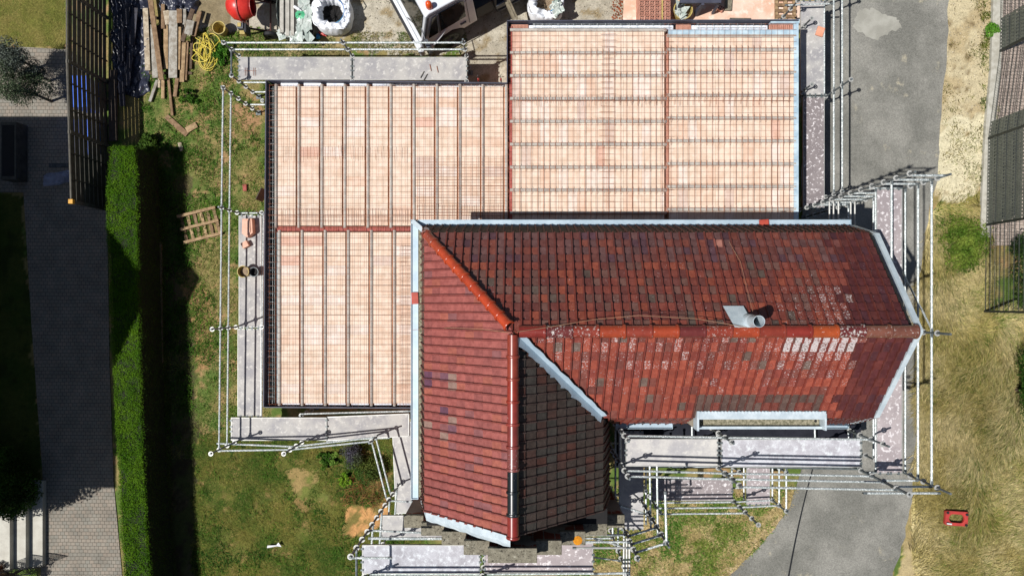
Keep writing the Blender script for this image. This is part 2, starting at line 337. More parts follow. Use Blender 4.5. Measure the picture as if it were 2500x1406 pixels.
def sheet(name, pts, z, m, kind='structure', th=None):
    b = MB(); ps = [P(x, y, 0) for x, y in pts]
    b.prism([(p.x, p.y) for p in ps][::-1], z-.05, z)
    o = b.build(name, m); tag(o, None, None, kind=kind); return o
def jag(pts, a=4, step=22):                              # roughen a picture px outline
    out = []
    for i in range(len(pts)):
        p, q = pts[i], pts[(i+1) % len(pts)]; d = math.hypot(q[0]-p[0], q[1]-p[1]); n = max(1, int(d/step))
        for k in range(n):
            t = k/n; out.append((p[0]+(q[0]-p[0])*t+random.uniform(-a, a)*(k > 0 or a < 5), p[1]+(q[1]-p[1])*t+random.uniform(-a, a)*(k > 0)))
    return out
sheet('road', jag([(2055,-900),(2335,-900),(2316,0),(2312,100),(2302,240),(2290,420),(2268,520),(2240,700),(2238,1000),(2228,1200),(2208,1310),(2175,1420),(2100,1900),(1500,1900),(1780,1406),(1862,1325),(1930,1235),(1958,1150),(1958,900),(1958,640),(1958,260),(2010,60)], 3), .012, M['asphalt'])
sheet('worn_road_patch', jag([(2082,66),(2090,34),(2112,20),(2140,26),(2166,40),(2184,44),(2200,62),(2190,78),(2170,80),(2150,92),(2138,99),(2128,96),(2112,84),(2096,80)], 4.5, 6), .016, M['concpatch'])
sheet('driveway', [(-900,114),(62,116),(172,122),(255,300),(262,520),(268,900),(278,1180),(300,1420),(340,1900),(60,1900),(108,1300),(104,1150),(78,800),(58,470),(-900,470)], .012, M['paver'])
sheet('concrete_pad', jag([(1522,-700),(1952,-700),(1952,62),(1522,62)], 1.5), .016, mat('dusty_concrete', S(236,208,188), S(222,180,154), 1.6, .9, c=S(246,230,214), csc=3.5, cth=.48, csoft=.2, fine=.2))
sheet('neighbour_paving', [(2440,-900),(3600,-900),(3600,600),(2412,600),(2412,560),(2425,250)], .012, M['paver2'])
# fence footing
b = MB()
ps = [(2436,-400),(2430,0),(2424,180),(2412,300),(2404,450),(2400,545),(2400,580)]
b.prism([tuple(P(x+14, y))[:2] for x, y in ps][::1]+[tuple(P(x-10, y))[:2] for x, y in ps][::-1], -.1, .10)
tag(b.build('fence_footing', M['kerb']), 'low pale concrete footing strip under the slatted mesh fence', 'footing')

# ------------------------------------------------------------------ existing house
ZK, ZE, ZR = 6.25, 5.15, 7.87
XR, YR = -.17, -.55                                       # ridge of left wing (x), main ridge (y)
KN, KS, KW, KE = 1.38, -2.38, -1.99, 1.65                 # knee lines
EN, ES, EW, EE = 1.64, -2.68, -2.20, 1.90                 # bottom of the steep skirt
XG, YG = 7.30, -4.36                                      # gables
house = thing('brick_house', 'old house with an L-shaped red clay tile roof in the middle of the scaffolding', 'house', (2, -1, 0))
b = MB(); b.box(-2.05, 7.15, -2.45, 1.5, 0, 5.3); b.box(-2.05, 1.7, -4.62, -2.45, 0, 5.3)
b.build('wall', M['wallb'], house)
# roof body under the tiles
def lump(name, pts, fs, m): b = MB(); b.add(pts, fs); return b.build(name, m, house)
dz = .05
lump('roof_deck', [(KW,KN,ZK-dz),(XG-.03,KN,ZK-dz),(XG-.03,YR,ZR-dz),(XR,YR,ZR-dz),(XG-.03,KS,ZK-dz),(KE,KS,ZK-dz),(KW,YG+.02,ZK-dz),(KE,YG+.02,ZK-dz),(XR,YG+.02,ZR-dz),
  (EW,EN,ZE),(XG-.03,EN,ZE),(XG-.03,ES,ZE),(EE,ES,ZE),(EE,YG+.02,ZE),(EW,YG+.02,ZE)],
  [(0,3,2,1),(2,3,5,4),(0,6,8,3),(3,8,7,5),(0,1,10,9),(0,9,14,6),(4,5,12,11),(5,7,13,12),(1,2,4),(1,4,11,10),(6,14,13,7),(6,7,8)], M['dark'])

def tiles(name, O, U, V, nu, nv, tw, tl, colf, m, clips=(), roll=.034, phase=0., lf=.034, soft=.12, seam=False, rollc=S(104,52,44)):
    """rows of interlocking tiles; O lower start corner, U along the eave, V up the slope"""
    O = Vector(O); U = Vector(U).normalized(); V = Vector(V).normalized(); N = U.cross(V)
    if N.z < 0: N = -N
    b = MB(); prev_ = [0, 0, 0, 0]
    prof = [(0, .002), (.006, roll), (.030, roll*1.05), (.040, .002), (.049, .001), (tw, .004)]
    for j in range(nv):
        for i in range(nu):
            u0 = i*tw+phase; v0 = j*tl-.015; v1 = (j+1)*tl+.01
            jx = random.uniform(-.002, .002); lift = lf+random.uniform(-.002, .005)
            a = [O+U*(u0+p[0]+jx)+V*v0+N*(p[1]+lift) for p in prof]
            c_ = [O+U*(u0+p[0]+jx)+V*v1+N*(p[1]+.002) for p in prof]
            d = [O+U*(u0+p[0]+jx)+V*v0+N*(-.01) for p in prof]
            n = len(prof); fs = []
            for k in range(n-1): fs += [(k, k+1, n+k+1, n+k), (2*n+k, 2*n+k+1, k+1, k)]
            fs.append((n, 2*n, 0)) ; fs.append((n-1, 3*n-1, 2*n-1))
            b.add([O+U*(u0+.045)+V*(v1-.040)+N*.0125, O+U*(u0+tw)+V*(v1-.040)+N*.0125, O+U*(u0+tw)+V*(v1-.024)+N*.0125, O+U*(u0+.045)+V*(v1-.024)+N*.0125], [(0,1,2,3)], col=(.022,.012,.012,0)) if seam else None
            ctr = O+U*(u0+tw/2)+V*(v0+tl/2)
            cl = colf(ctr, i, j); prev_[:] = [prev_[q_]*.97+cl[q_]*.03 if prev_[3] else cl[q_] for q_ in range(3)]+[1]; cl = tuple(cl[q_]*(1-soft)+prev_[q_]*soft for q_ in range(3))+(cl[3],); gy = cl[0]*.3+cl[1]*.6+cl[2]*.1; cl = tuple((v*.86+gy*.14)*KT*hs for v, hs in zip(cl[:3], (1.0, 1.02, .94)))+(cl[3],); rl = (cl[0]*.5+rollc[0]*.5, cl[1]*.35+rollc[1]*.65, cl[2]*.35+rollc[2]*.65, cl[3]*.15)
            b.add(a+c_+d, fs, col=cl)
            for q_ in range(1, 7): b.c[-len(fs)+q_-1] = (*rl[:3], rl[3])
            for q_ in range(1, 2*(n-1), 2): v_ = b.c[-len(fs)+q_]; b.c[-len(fs)+q_] = (v_[0]*.25, v_[1]*.25, v_[2]*.25, 0)
            v_ = b.c[-len(fs)+6]; b.c[-len(fs)+6] = (v_[0]*.35, v_[1]*.35, v_[2]*.35, 0)
    o = b.build(name, m, house)
    for cp in clips: clip(o, *cp)
    return o
def rc(base, var=.18):
    k = 1+random.uniform(-var, var); return [base[0]*k, base[1]*k, base[2]*k]
def pick(lst):
    t = random.random()*sum(w_ for w_, _ in lst)
    for w_, c_ in lst:
        t -= w_
        if t <= 0: return c_
    return lst[-1][1]
TR = S(136,66,54); TM = S(110,54,52); TB = S(106,72,64); TG = S(104,92,84); TP = S(84,42,56); TO = S(160,74,50); TPK = S(168,78,74); TV = S(110,78,104)
def toPx(p): k = F/(HC-p.z); return p.x*k+NX, NY-p.y*k
def col_north(p, i, j):
    px, py = toPx(p)
    if px > 2030 + (py-580)*.18+random.uniform(-26, 26): c_ = rc(pick([(5, S(98,42,46)), (1.5, S(112,52,48)), (1, S(86,44,56))]), .14); a = .07+random.random()*.1
    elif py < 640: c_ = rc(pick([(3, S(132,74,68)), (3, S(122,84,84)), (2, S(150,76,60)), (1., S(104,70,84))], )); a = .05+random.random()*.1
    else: c_ = rc(pick([(4, S(152,72,58)), (2.5, S(128,66,60)), (3, S(128,88,80)), (2., S(170,80,54)), (.4, TG)]), .12); a = .05+(max(0, (px-1850)/700) if py > 700 else 0)+random.uniform(0, .12)+(.1 if random.random() < .1 else 0)
    if abs(px-1745) < 10 and abs(py-598) < 9: c_ = rc(S(214,140,125), .02)
    return (*c_, a)
def col_south(p, i, j):
    px, py = toPx(p)
    if px > 2100-(py-830)*.42+random.uniform(-26, 26): return (*rc(pick([(5, S(98,42,48)), (1.2, S(122,54,50)), (1, S(88,46,58))]), .14), .05+random.random()*.1)
    if py > 962 and 1690 < px < 2000: c_ = rc(pick([(4, S(104,84,78)), (1, TR)])); a = .15
    else: c_ = rc(pick([(5, S(172,76,54)), (3, S(152,66,54)), (2, S(138,74,64)), (.5, S(118,102,94)), (1.5, S(176,80,56))])); a = .08+random.uniform(0, .14)+(.14 if random.random() < .18 else 0)
    if 1905 < px < 2095 and py < 915: a = max(a, (.66 if py < 856 else .47 if py < 880 else .34)*(1-((px-2000)/150)**4)+random.uniform(-.13, .10))
    elif 1430 < px < 1700 and py < 890: a = .18+random.choice([0, .05, .12, .26])
    elif py < 900: a += .1
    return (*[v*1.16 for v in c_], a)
def col_west(p, i, j):
    px, py = toPx(p)
    c_ = rc(pick([(7, S(164,80,74)), (3, S(152,74,70)), (1.6, S(170,86,68)), (.8, S(138,80,84))]), .07)
    if 915 < py < 960 or 1000 < py < 1070:
        if px < 1110 and random.random() < .42: c_ = rc(pick([(2, S(96,58,88)), (1, S(150,122,112)), (1, S(112,72,92))]), .1)
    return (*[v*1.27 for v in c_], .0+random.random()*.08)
def col_east(p, i, j):
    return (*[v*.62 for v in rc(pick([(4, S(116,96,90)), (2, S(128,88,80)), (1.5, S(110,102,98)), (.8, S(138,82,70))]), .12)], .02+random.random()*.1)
def col_skirtN(p, i, j): return (*rc(pick([(3, S(92,72,58)), (2, S(110,62,50)), (1, S(84,78,62))])), .15)
def col_skirtW(p, i, j): return (*rc(pick([(3, S(136,74,62)), (2, S(110,84,70)), (1, TR)])), .2)

hipn = Vector((YR-EN, -(XR-EW), 0)); hipn = Vector((-(EN-YR), -(XR-EW), 0)).normalized()   # points to the west slope side
HIP = (Vector((XR, YR, 0)), hipn)
vlen = Vector((KE-XR, KS-YR, 0)); valn = Vector((vlen.y, -vlen.x, 0)).normalized()          # points to the left-wing side
VAL = (Vector((XR, YR, 0)), valn)
TW = .1715; KT = .80
sv = math.hypot(KN-YR, ZR-ZK); tlN = sv/12
tiles('roof_slope', (KW-.1, KN, ZK), (1,0,0), (0, YR-KN, ZR-ZK), 54, 12, TW, tlN, col_north, M['tile'], [(HIP[0], HIP[1], True), ((XG,0,0), (1,0,0), True)])
sv = math.hypot(KS-YR, ZR-ZK)
tiles('roof_slope', (KE-2.1, KS, ZK), (1,0,0), (0, YR-KS, ZR-ZK), 45, 10, TW, sv/10, col_south, M['tile'], [(VAL[0], VAL[1], True), ((XG,0,0), (1,0,0), True)])
sv = math.hypot(KW-XR, ZR-ZK)
tiles('roof_slope', (KW, YG, ZK), (0,1,0), (XR-KW, 0, ZR-ZK), 36, 10, .1715, sv/10, col_west, M['tile'], [(HIP[0], HIP[1], False)], roll=.030, seam=True)
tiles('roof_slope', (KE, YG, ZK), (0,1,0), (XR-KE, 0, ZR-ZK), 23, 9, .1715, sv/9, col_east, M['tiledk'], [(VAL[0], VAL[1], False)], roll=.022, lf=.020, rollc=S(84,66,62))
ls = math.hypot(EN-KN, ZK-ZE)
tiles('roof_skirt', (EW-.1, EN, ZE), (1,0,0), (0, KN-EN, ZK-ZE), 57, 5, TW, ls/5, col_skirtN, M['tiledk'], [(HIP[0], HIP[1], True), ((XG,0,0), (1,0,0), True)])
tiles('roof_skirt', (EW, YG, ZE), (0,1,0), (KW-EW, 0, ZK-ZE), 36, 5, TW, ls/5, col_skirtW, M['tiledk'], [(HIP[0], HIP[1], False)])
tiles('roof_skirt', (EE-.1, ES, ZE), (1,0,0), (0, KS-ES, ZK-ZE), 33, 5, TW, ls/5, col_south, M['tile'], [(VAL[0], VAL[1], True), ((XG,0,0), (1,0,0), True)])
tiles('roof_skirt', (EE, YG, ZE), (0,1,0), (KE-EE, 0, ZK-ZE), 12, 5, TW, ls/5, col_east, M['tiledk'], [(VAL[0], VAL[1], False)])

def ridge(p, q, n, cols, r=.125):
    p = Vector(p); q = Vector(q); d = (q-p)/n; L = d.length
    D = d.normalized(); side = D.cross(Vector((0,0,1))).normalized(); up = side.cross(D)
    for i in range(n):
        o = p+d*i; Mx = Matrix((( side.x, up.x, D.x, o.x),(side.y, up.y, D.y, o.y),(side.z, up.z, D.z, o.z),(0,0,0,1)))
        b = MB(); c_ = cols[i % len(cols)]; b.col = (c_[0], c_[1], c_[2], c_[3] if len(c_) > 4 else .12)
        if len(c_) == 5: b.col = (c_[0], c_[1], c_[2], c_[4])
        b.lathe([(r*.93, -.01), (r*.94, L-.05), (r*1.10, L-.05), (r*1.13, L-.03), (r*1.13, L-.012), (r*1.06, L), (r*.85, L)], 14, Mx, a0=R(-8), a1=R(188))
        ob = b.build('ridge_tile', M['ridge'], house, smooth=True)
        es = ob.modifiers.new('edge', 'EDGE_SPLIT'); es.split_angle = R(40)
RO = S(190,80,48); RM = S(126,56,52); RR = S(164,70,52); RB = S(136,82,66); RK = S(30,36,40)
A = lambda c_, a: (*c_, a)
ridge((XR+.12, YR-.01, ZR+.0), (XG-.02, YR-.01, ZR+.0), 15, [A(S(150,56,46),.1), A(RM,.36), A(RR,.30), A(RO,.2), A(RR,.2), A(RO,.15), A(RM,.12), A(RR,.3), A(RO,.2), A(RR,.12), A(S(160,60,48),.1), A(S(196,90,46),.18), A(RM,.4), A(S(146,92,74),.22), A(S(136,86,70),.25)])
# last two ridge tiles at the gable are brownish: overlay handled by colour list order
ridge((EW+.12, EN-.14, ZK-.62), (KW+.02, KN-.02, ZK+.04), 1, [A(S(150,70,52),.2)], r=.10)
ridge((KW+.02, KN-.02, ZK+.02), (XR-.06, YR+.08, ZR+.03), 10, [A(S(176,84,62),.12), A(S(198,84,52),.1)]+[A(S(208,82,46),.05)]*3+[A(S(200,76,44),.12)]*2+[A(S(212,80,44),.05)]*3, r=.105)
ridge((XR-.0, YR-.08, ZR+.0), (XR-.0, YG-.02, ZR+.0), 9, [A(RR,.05), A(RR,.12), A(S(170,62,46),.1), A(S(168,68,58),.1), A(S(150,66,58),.12), A(S(150,80,74),.24), A(RK,.12), A(S(34,40,44),.12), A(S(160,56,48),.05)], r=.115)
# valley flashing
def ribbon(name, pts, wd, m, z_off=.05, parent=house, th=.012):
    b = MB()
    for p, q in zip(pts[:-1], pts[1:]): b.beam(p, q, wd, th)
    return b.build(name, m, parent)
vz = lambda t: (XR+(KE-XR)*t, YR+(KS-YR)*t, ZR+(ZK-ZR)*t)
b = MB()
e1_ = Vector((.105, .03, .075)); e2_ = Vector((-.035, -.125, .055))
for k in range(24):
    t0, t1 = .06+k*.039, .06+(k+1)*.039
    p = Vector(vz(t0)); q = Vector(vz(t1)); up = Vector((0, 0, .095)); w0 = .9+.12*math.sin(k*1.7); w1 = .9+.12*math.sin((k+1)*1.7)
    b.add([p+up, q+up, q+up+e1_*w1, p+up+e1_*w0, q+up+e2_*w1, p+up+e2_*(w0+.35*(k % 3 == 0))], [(0,1,2,3),(0,5,4,1)])
b.build('valley_flashing', M['zinc'], house)
# gable rake flashing, east
b = MB()
for (ya, za, yb, zb) in ((YR, ZR, KN, ZK), (YR, ZR, KS, ZK), (KN, ZK, EN+.02, ZE), (KS, ZK, ES-.02, ZE)):
    b.beam((XG+.03, ya, za+.03), (XG+.03, yb, zb+.03), .10, .05, up=(0,0,1))
b.build('rake_flashing', M['zincw'], house)
# gutters: open boxes
def trough(name, x0, x1, y0, y1, z0, h, m=M['zinc'], t=.012, axis='x', inner=None):
    b = MB(); b.box(x0, x1, y0, y1, z0, z0+t)
    if axis == 'x':
        b.box(x0, x1, y0-t, y0, z0, z0+h); b.box(x0, x1, y1, y1+t, z0, z0+h); b.box(x0-t, x0, y0-t, y1+t, z0, z0+h); b.box(x1, x1+t, y0-t, y1+t, z0, z0+h)
    else:
        b.box(x0-t, x0, y0, y1, z0, z0+h); b.box(x1, x1+t, y0, y1, z0, z0+h); b.box(x0-t, x1+t, y0-t, y0, z0, z0+h); b.box(x0-t, x1+t, y1, y1+t, z0, z0+h)
    return b.build(name, m, house)
trough('gutter', -2.36, 7.32, 1.66, 1.80, 5.08, .05)
trough('gutter', -2.47, -2.33, -4.40, 1.80, 5.08, .05, axis='y')
b = MB(); b.box(-2.31, -2.17, -4.36, 1.62, 5.04, 5.12); b.build('mortar_fillet', M['mossm'], house)
b = MB(); b.box(-2.2, 7.28, 1.60, 1.645, 5.06, 5.15); b.build('mortar_fillet', M['mossm'], house)
trough('gutter', 2.10, 3.35, -2.84, -2.72, 5.02, .07)
trough('gutter', 6.62, 7.28, -2.84, -2.72, 5.02, .07)
# flat wall dormer with a box gutter on its top, over the front window
bx0, bx1 = P(1699, 1020, 6.2).x, P(2006, 1020, 6.2).x
gt = MB(); gt.box(bx0, bx1, -2.66, -2.20, 5.0, 6.10); gt.build('dormer_wall', M['wallw'], house)
gt = MB(); gt.box(bx0, bx1, -2.42, -2.25, 6.30, 6.42); gt.box(bx0+.02, bx1-.02, -2.585, -2.42, 6.10, 6.13, mi=1); gt.box(bx0-.02, bx1+.02, -2.655, -2.60, 6.10, 6.22); gt.box(bx0-.03, bx0+.01, -2.655, -2.25, 6.10, 6.43); gt.box(bx1-.01, bx1+.03, -2.655, -2.30, 6.10, 6.38)
for k in range(38): x = bx0+.03+k*(bx1-bx0-.06)/37; gt.tube((x, -2.25, 6.425), (x, -2.31, 6.40), .022, 6)
gt.build('box_gutter', [M['zincw'], M['mossm']], house)
b = MB(); b.box(2.4, 8.75, -4.25, -2.5, 2.45, 2.58); b.build('shade_panel', mat('shade_panel_dark', S(44,46,54), S(34,36,44), 3, .85, c=S(70,72,78), csc=30, cth=.68, fine=.3, spec=.15), house)  # added near-black panel with trim and posts, standing in for shade behind the decks
b = MB(); b.box(2.4, 8.75, -4.29, -4.252, 2.40, 2.60); b.build('shade_panel_trim', M['zincw'], house)
for x in (2.5, 5.6, 8.6): b = MB(); b.box(x-.05, x+.05, -4.22, -4.12, 0, 2.45); b.build('shade_panel_post', M['fencer'], house)
b = MB(); b.box(P(1644,0,5.3).x, bx0-.03, P(0,1028,5.3).y, P(0,1008,5.3).y, 5.28, 5.34); b.build('flashing_plate', M['zincw'], house)
b = MB(); b.tube((P(1671,0,5.34).x, P(0,1018,5.34).y, 5.342), (P(1671,0,5.34).x, P(0,1018,5.34).y, 5.346), .022, 10); b.build('outlet_hole', M['dark'], house)
b = MB(); b.tube((bx1-.10, -2.50, 6.132), (bx1-.10, -2.50, 6.137), .03, 10); b.build('outlet_hole', M['dark'], house)
for (x, y, z, a, s_) in ((1869, 546, 5.25, 5, (.21,.20)), (1012, 728, 5.2, 3, (.15,.26)), (1545, 1024, 5.15, 2, (.26,.15))):
    b = MB(); b.box(-s_[0]/2, s_[0]/2, -s_[1]/2, s_[1]/2, 0, .03); p = P(x, y, z)
    o = b.build('loose_tile', mat('loose_tile', S(190,76,56), S(172,64,48), 8, .6), world=False, bevel=.004)
    o.location = (p.x, p.y, 5.135); o.rotation_euler = (0, 0, R(a))
    tag(o, {1869:'loose orange roof tile lying on the long zinc gutter at the back of the roof', 1012:'loose orange tile on the zinc gutter beside the clay block floor', 1545:'loose orange tile on the short front gutter near the valley'}[x], 'roof tile', 'loose tiles laid on the gutters')
# hip end cap of zinc
b = MB(); b.beam((-2.45, 1.78, 5.135), (-2.12, 1.50, 5.40), .10, .02); b.build('hip_flashing', M['zincw'], house)
# flue pipe
fx, fy = 4.19, -.36
b = MB()
fp = [Vector((fx-.40, fy+.27, ZR-(fy+.27-YR)*.84+.10)), Vector((fx-.02, fy+.27, ZR-(fy+.27-YR)*.84+.10)), Vector((fx+.06, fy-.12, ZR+.14)), Vector((fx-.30, fy-.12, ZR+.14))]
b.add(fp+[p-Vector((0,0,.03)) for p in fp], [(0,3,2,1),(4,5,6,7),(0,1,5,4),(1,2,6,5),(2,3,7,6),(3,0,4,7)])
fl = b.build('flue_flashing', M['zincw'], house)
b = MB(); b.lathe([(.135, ZR-.30), (.118, 8.0), (.106, 8.05), (.106, 8.42), (.098, 8.42), (.098, 7.72), (.001, 7.72)], 24, Matrix.Translation((fx, fy, 0)))
b.build('flue_pipe', M['zincw'], house, smooth=False)
# stepped gable parapet
py0, py1 = -4.93, -4.65
gab = [(-2.57,-2.16,5.50),(-2.12,-1.62,6.03),(-1.62,-1.13,6.62),(-1.13,-.64,7.17),(-.64,.27,7.60),(.27,.76,7.17),(.76,1.27,6.62),(1.27,1.78,6.03),(1.82,2.22,5.50)]
b = MB()
for i, (x0, x1, z) in enumerate(gab):
    b.box(x0+.002, x1-.002, py0+.03, py1-.03, 0, z-.12, mi=1)
b.build('gable_wall', [M['oldconc'], M['wallb']], house)
for i, (x0, x1, z) in enumerate(gab):
    b = MB(); b.col = (1, 1, 1, .18); b.box(x0-.01, x1+.01, py0, py1, z-.12+.002*(i % 2), z); b.build('coping_stone', M['oldconc'], house, bevel=.012)
b = MB(); p = P(1404, 1311, 6.62)
b.sphere((1.02+.1, -4.83, 6.62), .1, 10, (1., 1., .16)); b.build('lichen_patch', mat('orange_lichen', S(225,150,20), S(200,125,20), 30, .95, fine=.4, bump=1), house)
# mortar fillet along the gable and near-black infill painting the gap's shade
b = MB()
n_ = 14
for sgn, xe, xk in ((-1, EW, KW),):
    prev = None
    for k in range(n_+1):
        t = k/n_; x = xk+(XR-.05-xk)*t; z = ZK+(ZR-ZK)*t; wob = random.uniform(-.02, .02)
        cur = [Vector((x, YG+.03, z+.05)), Vector((x, YG-.10+wob, z+.07)), Vector((x, YG-.19+wob, z-.02+wob))]
        if prev: b.add(prev+cur, [(0,1,4,3),(1,2,5,4)])
        prev = cur
b.add([(EW-.05,YG+.02,ZE+.05),(KW,YG+.03,ZK+.05),(KW,YG-.12,ZK+.05),(EW-.05,YG-.10,ZE+.05)], [(0,1,2,3)])
b.build('mortar_flashing', M['zincw'], house)
b = MB(); b.box(KW, XR, py1-.01, YG+.03, 5, 6.2); b.box(XR, 1.78, py1-.01, YG+.03, 5, 6.1)
b.build('gable_shade_infill', M['dark'], house)
# thin wire over the roof
b = MB()
def ropez(pts, r): return b.path(pts, r, 4)
ropez([P(1008,805,5.3), P(1100,800,6.9), P(1180,804,7.6), P(1245,812,8.05)], .005); ropez([P(1262,810,8.03), P(1330,800,7.99), P(1450,780,7.86), P(1560,770,7.85), P(1700,778,7.9), P(1770,790,8.02), P(1830,800,8.0)], .005)
ropez([P(1838,760,7.8), P(1826,715,7.4), P(1808,640,6.85), P(1780,590,6.5)], .004)
tag(b.build('loose_wire', mat('tan_wire', S(180,140,110), S(160,120,95), 8, .6)), 'thin tan wire trailing loosely across the tiled roof and its ridge', 'wire')

# ------------------------------------------------------------------ extension under construction
ZS = 2.9
ext = thing('house_extension', 'unfinished flat extension with clay block floor and grey beams waiting for concrete', 'building', (-1, 4, 0))
def px2(x, y, z=ZS): return P(x, y, z)
xL, xM, xR_, yT, yT2, yB = px2(652,0).x, px2(1239,0).x, px2(1951,0).x, px2(0,203).y, px2(0,56).y, px2(0,993).y
b = MB()
b.box(xL+.03, xM, yB+.02, yT-.02, 0, 2.66); b.box(xM, xR_-.02, 1.5, yT2-.02, 0, 2.66)
b.build('wall', M['hollow'], ext)
def CB(dark=0):
    c_ = pick([(5, S(247,225,205,.78)), (3, S(246,221,200,.78)), (1.0, S(244,214,192,.77)), (.12, S(238,198,178,.76)), (1.5, S(247,230,217,.79)), (.4, S(232,210,196,.78))])
    return (*rc(c_, .02), 0)
def beam_col(): return None
def field_v(xs, y0, y1, gapL=.045):                       # beams along y at px xs
    for i in range(len(xs)):
        bx = P(xs[i], 0, ZS).x
        b = MB(); b.box(bx-.036, bx+.036, y0-.06, y1+.05, ZS-.14, ZS+.0)
        b.tube((bx, y0-.06, ZS-.012), (bx, y1+.05, ZS-.012), .040, 10); b.build('concrete_beam', M['conc'], ext)
        if i < len(xs)-1:
            nx_ = P(xs[i+1], 0, ZS).x; b = MB(); y = y0
            while y < y1-.02:
                L = .25; y2 = min(y+L, y1); c_ = CB(); dzz = random.uniform(-.004, .004)
                b.box(bx+.045, nx_-.082, y+.003, y2-.003, ZS-.18, ZS-.012+dzz, col=c_)
                b.box(nx_-.082, nx_-.037, y+.002, y2-.002, ZS-.18, ZS-.055, mi=1, col=(.62,.30,.17,0)); y = y2
            b.build('block_row', [M['clayx'], M['clay']], ext)
def field_h(ys, x0, x1):
    for i in range(len(ys)):
        by = P(0, ys[i], ZS).y
        b = MB(); b.box(x0-.06, x1+.05, by-.036, by+.036, ZS-.14, ZS-.0); b.tube((x0-.06, by, ZS), (x1+.05, by, ZS-.012), .040, 10); b.build('concrete_beam', M['conc'], ext)
        if i < len(ys)-1:
            ny_ = P(0, ys[i+1], ZS).y; b = MB(); x = x0
            while x < x1-.02:
                L = .235; x2 = min(x+L, x1); c_ = CB(); dzz = random.uniform(-.004, .004)
                b.box(x+.003, x2-.003, ny_+.045, by-.045, ZS-.18, ZS-.012+dzz, col=c_); x = x2
            b.build('block_row', M['clayy'], ext)
field_v([674]+[729.5+56.2*i for i in range(9)]+[1236], px2(0,551).y, px2(0,211).y)
field_v([682]+[737.5+56.4*i for i in range(6)], px2(0,985).y, px2(0,567).y)
field_h([73.5+55.8*i for i in range(9)]+[570], px2(1251,0).x, px2(1622,0).x)
field_h([88]+[122+55.6*i for i in range(8)]+[566], px2(1634,0).x, px2(1938,0).x)
b = MB(); x = px2(676,0).x
while x < px2(1150,0).x:
    b.box(x+.003, x+.115, px2(0,564).y, px2(0,553).y, 2.66, ZS-.01+random.uniform(-.006,.004), col=(*rc((1,1,1), .15), 0)); x += .12
b.build('brick_course', M['brick'], ext)
b = MB(); y = px2(0,535).y
while y < px2(0,80).y: b.box(px2(1243,0).x, px2(1250.5,0).x, y+.003, y+.24, 2.66, ZS-.02, col=(*rc((1,1,1), .12), 0)); y += .245
b.build('brick_course', M['brick'], ext)
def perf(b, x0, x1, y0, y1, z, nx_, ny_):                # perforated brick top: webs around dark holes
    b.box(x0, x1, y0, y1, z-.22, z-.03, mi=1)
    for i in range(nx_+1): xx = x0+(x1-x0)*i/nx_; b.box(xx-.006, xx+.006, y0, y1, z-.04, z, mi=0)
    for j in range(ny_+1): yy = y0+(y1-y0)*j/ny_; b.box(x0, x1, yy-.006, yy+.006, z-.04, z-.001, mi=0)
b = MB(); perf(b, px2(1627,0).x, px2(1633,0).x, px2(0,520).y, px2(0,84).y, ZS-.02, 2, 150); b.build('perforated_brick', [M['hollow'], M['dark']], ext)
for x0, x1 in ((1247,1289),(1652,1687),(1880,1936)):
    b = MB(); perf(b, px2(x0,0).x, px2(x1,0).x, px2(0,71).y, px2(0,60).y, ZS-.04, 12, 4); b.build('perforated_brick', [M['hollow'], M['dark']], ext)
# insulation strips and edge channels
b = MB()
for x0, x1 in ((1290,1645),(1690,1876)): b.box(px2(x0,0).x, px2(x1,0).x, px2(0,71).y, px2(0,60).y, 2.66, ZS-.08)
for i in range(5): x0 = 676+56.2*i+8; b.box(px2(x0,0).x, px2(x0+42,0).x, px2(0,209).y, px2(0,202).y, 2.66, ZS-.05)
b.box(px2(934,0).x, px2(1225,0).x, px2(0,209).y, px2(0,203).y, 2.66, ZS-.12)
for i in range(6): x0 = 688+56.2*i; b.box(px2(x0,0).x, px2(min(x0+42,1003),0).x, px2(0,989).y, px2(0,985).y, 2.66, ZS-.05)
b.build('insulation_strip', M['poly'], ext)
b = MB(); b.box(px2(1938,0).x, px2(1949,0).x, 1.7, px2(0,52).y, 2.6, ZS+.02); b.box(px2(1632,0).x, px2(1948,0).x, px2(0,84).y, px2(0,72).y, ZS-.1, ZS-.03)
b.box(px2(1880,0).x, px2(1950,0).x, px2(0,59).y, px2(0,50).y, ZS-.1, ZS+.06)
b.build('edge_channel', M['film'], ext)
# formwork boards
ZF = ZS+.13
def board(p0, p1, t=.022, z0=2.45, z1=ZF, m=M['form']):
    b = MB(); a = P(*p0, ZF); c_ = P(*p1, ZF); b.beam((a.x, a.y, (z0+z1)/2), (c_.x, c_.y, (z0+z1)/2), t, z1-z0); return b.build('formwork_board', m, ext)
board((649,196), (643,994)); board((646,994), (1003,996)); board((1238,54), (1238,203)); board((1238,51), (1950,49)); board((652,196), (1238,203))
b = MB(); b.box(xL, xL+.12, yB, yT, 2.62, 2.70); b.build('edge_shade_strip', M['dark'], ext)  # near-black strip painting the shade along the inside of the formwork board
# galvanised side channel of the lower field
b = MB(); b.box(px2(674,0).x, px2(681,0).x, px2(0,985).y, px2(0,566).y, 2.7, ZS-.06); b.build('edge_channel', M['galvd'], ext)
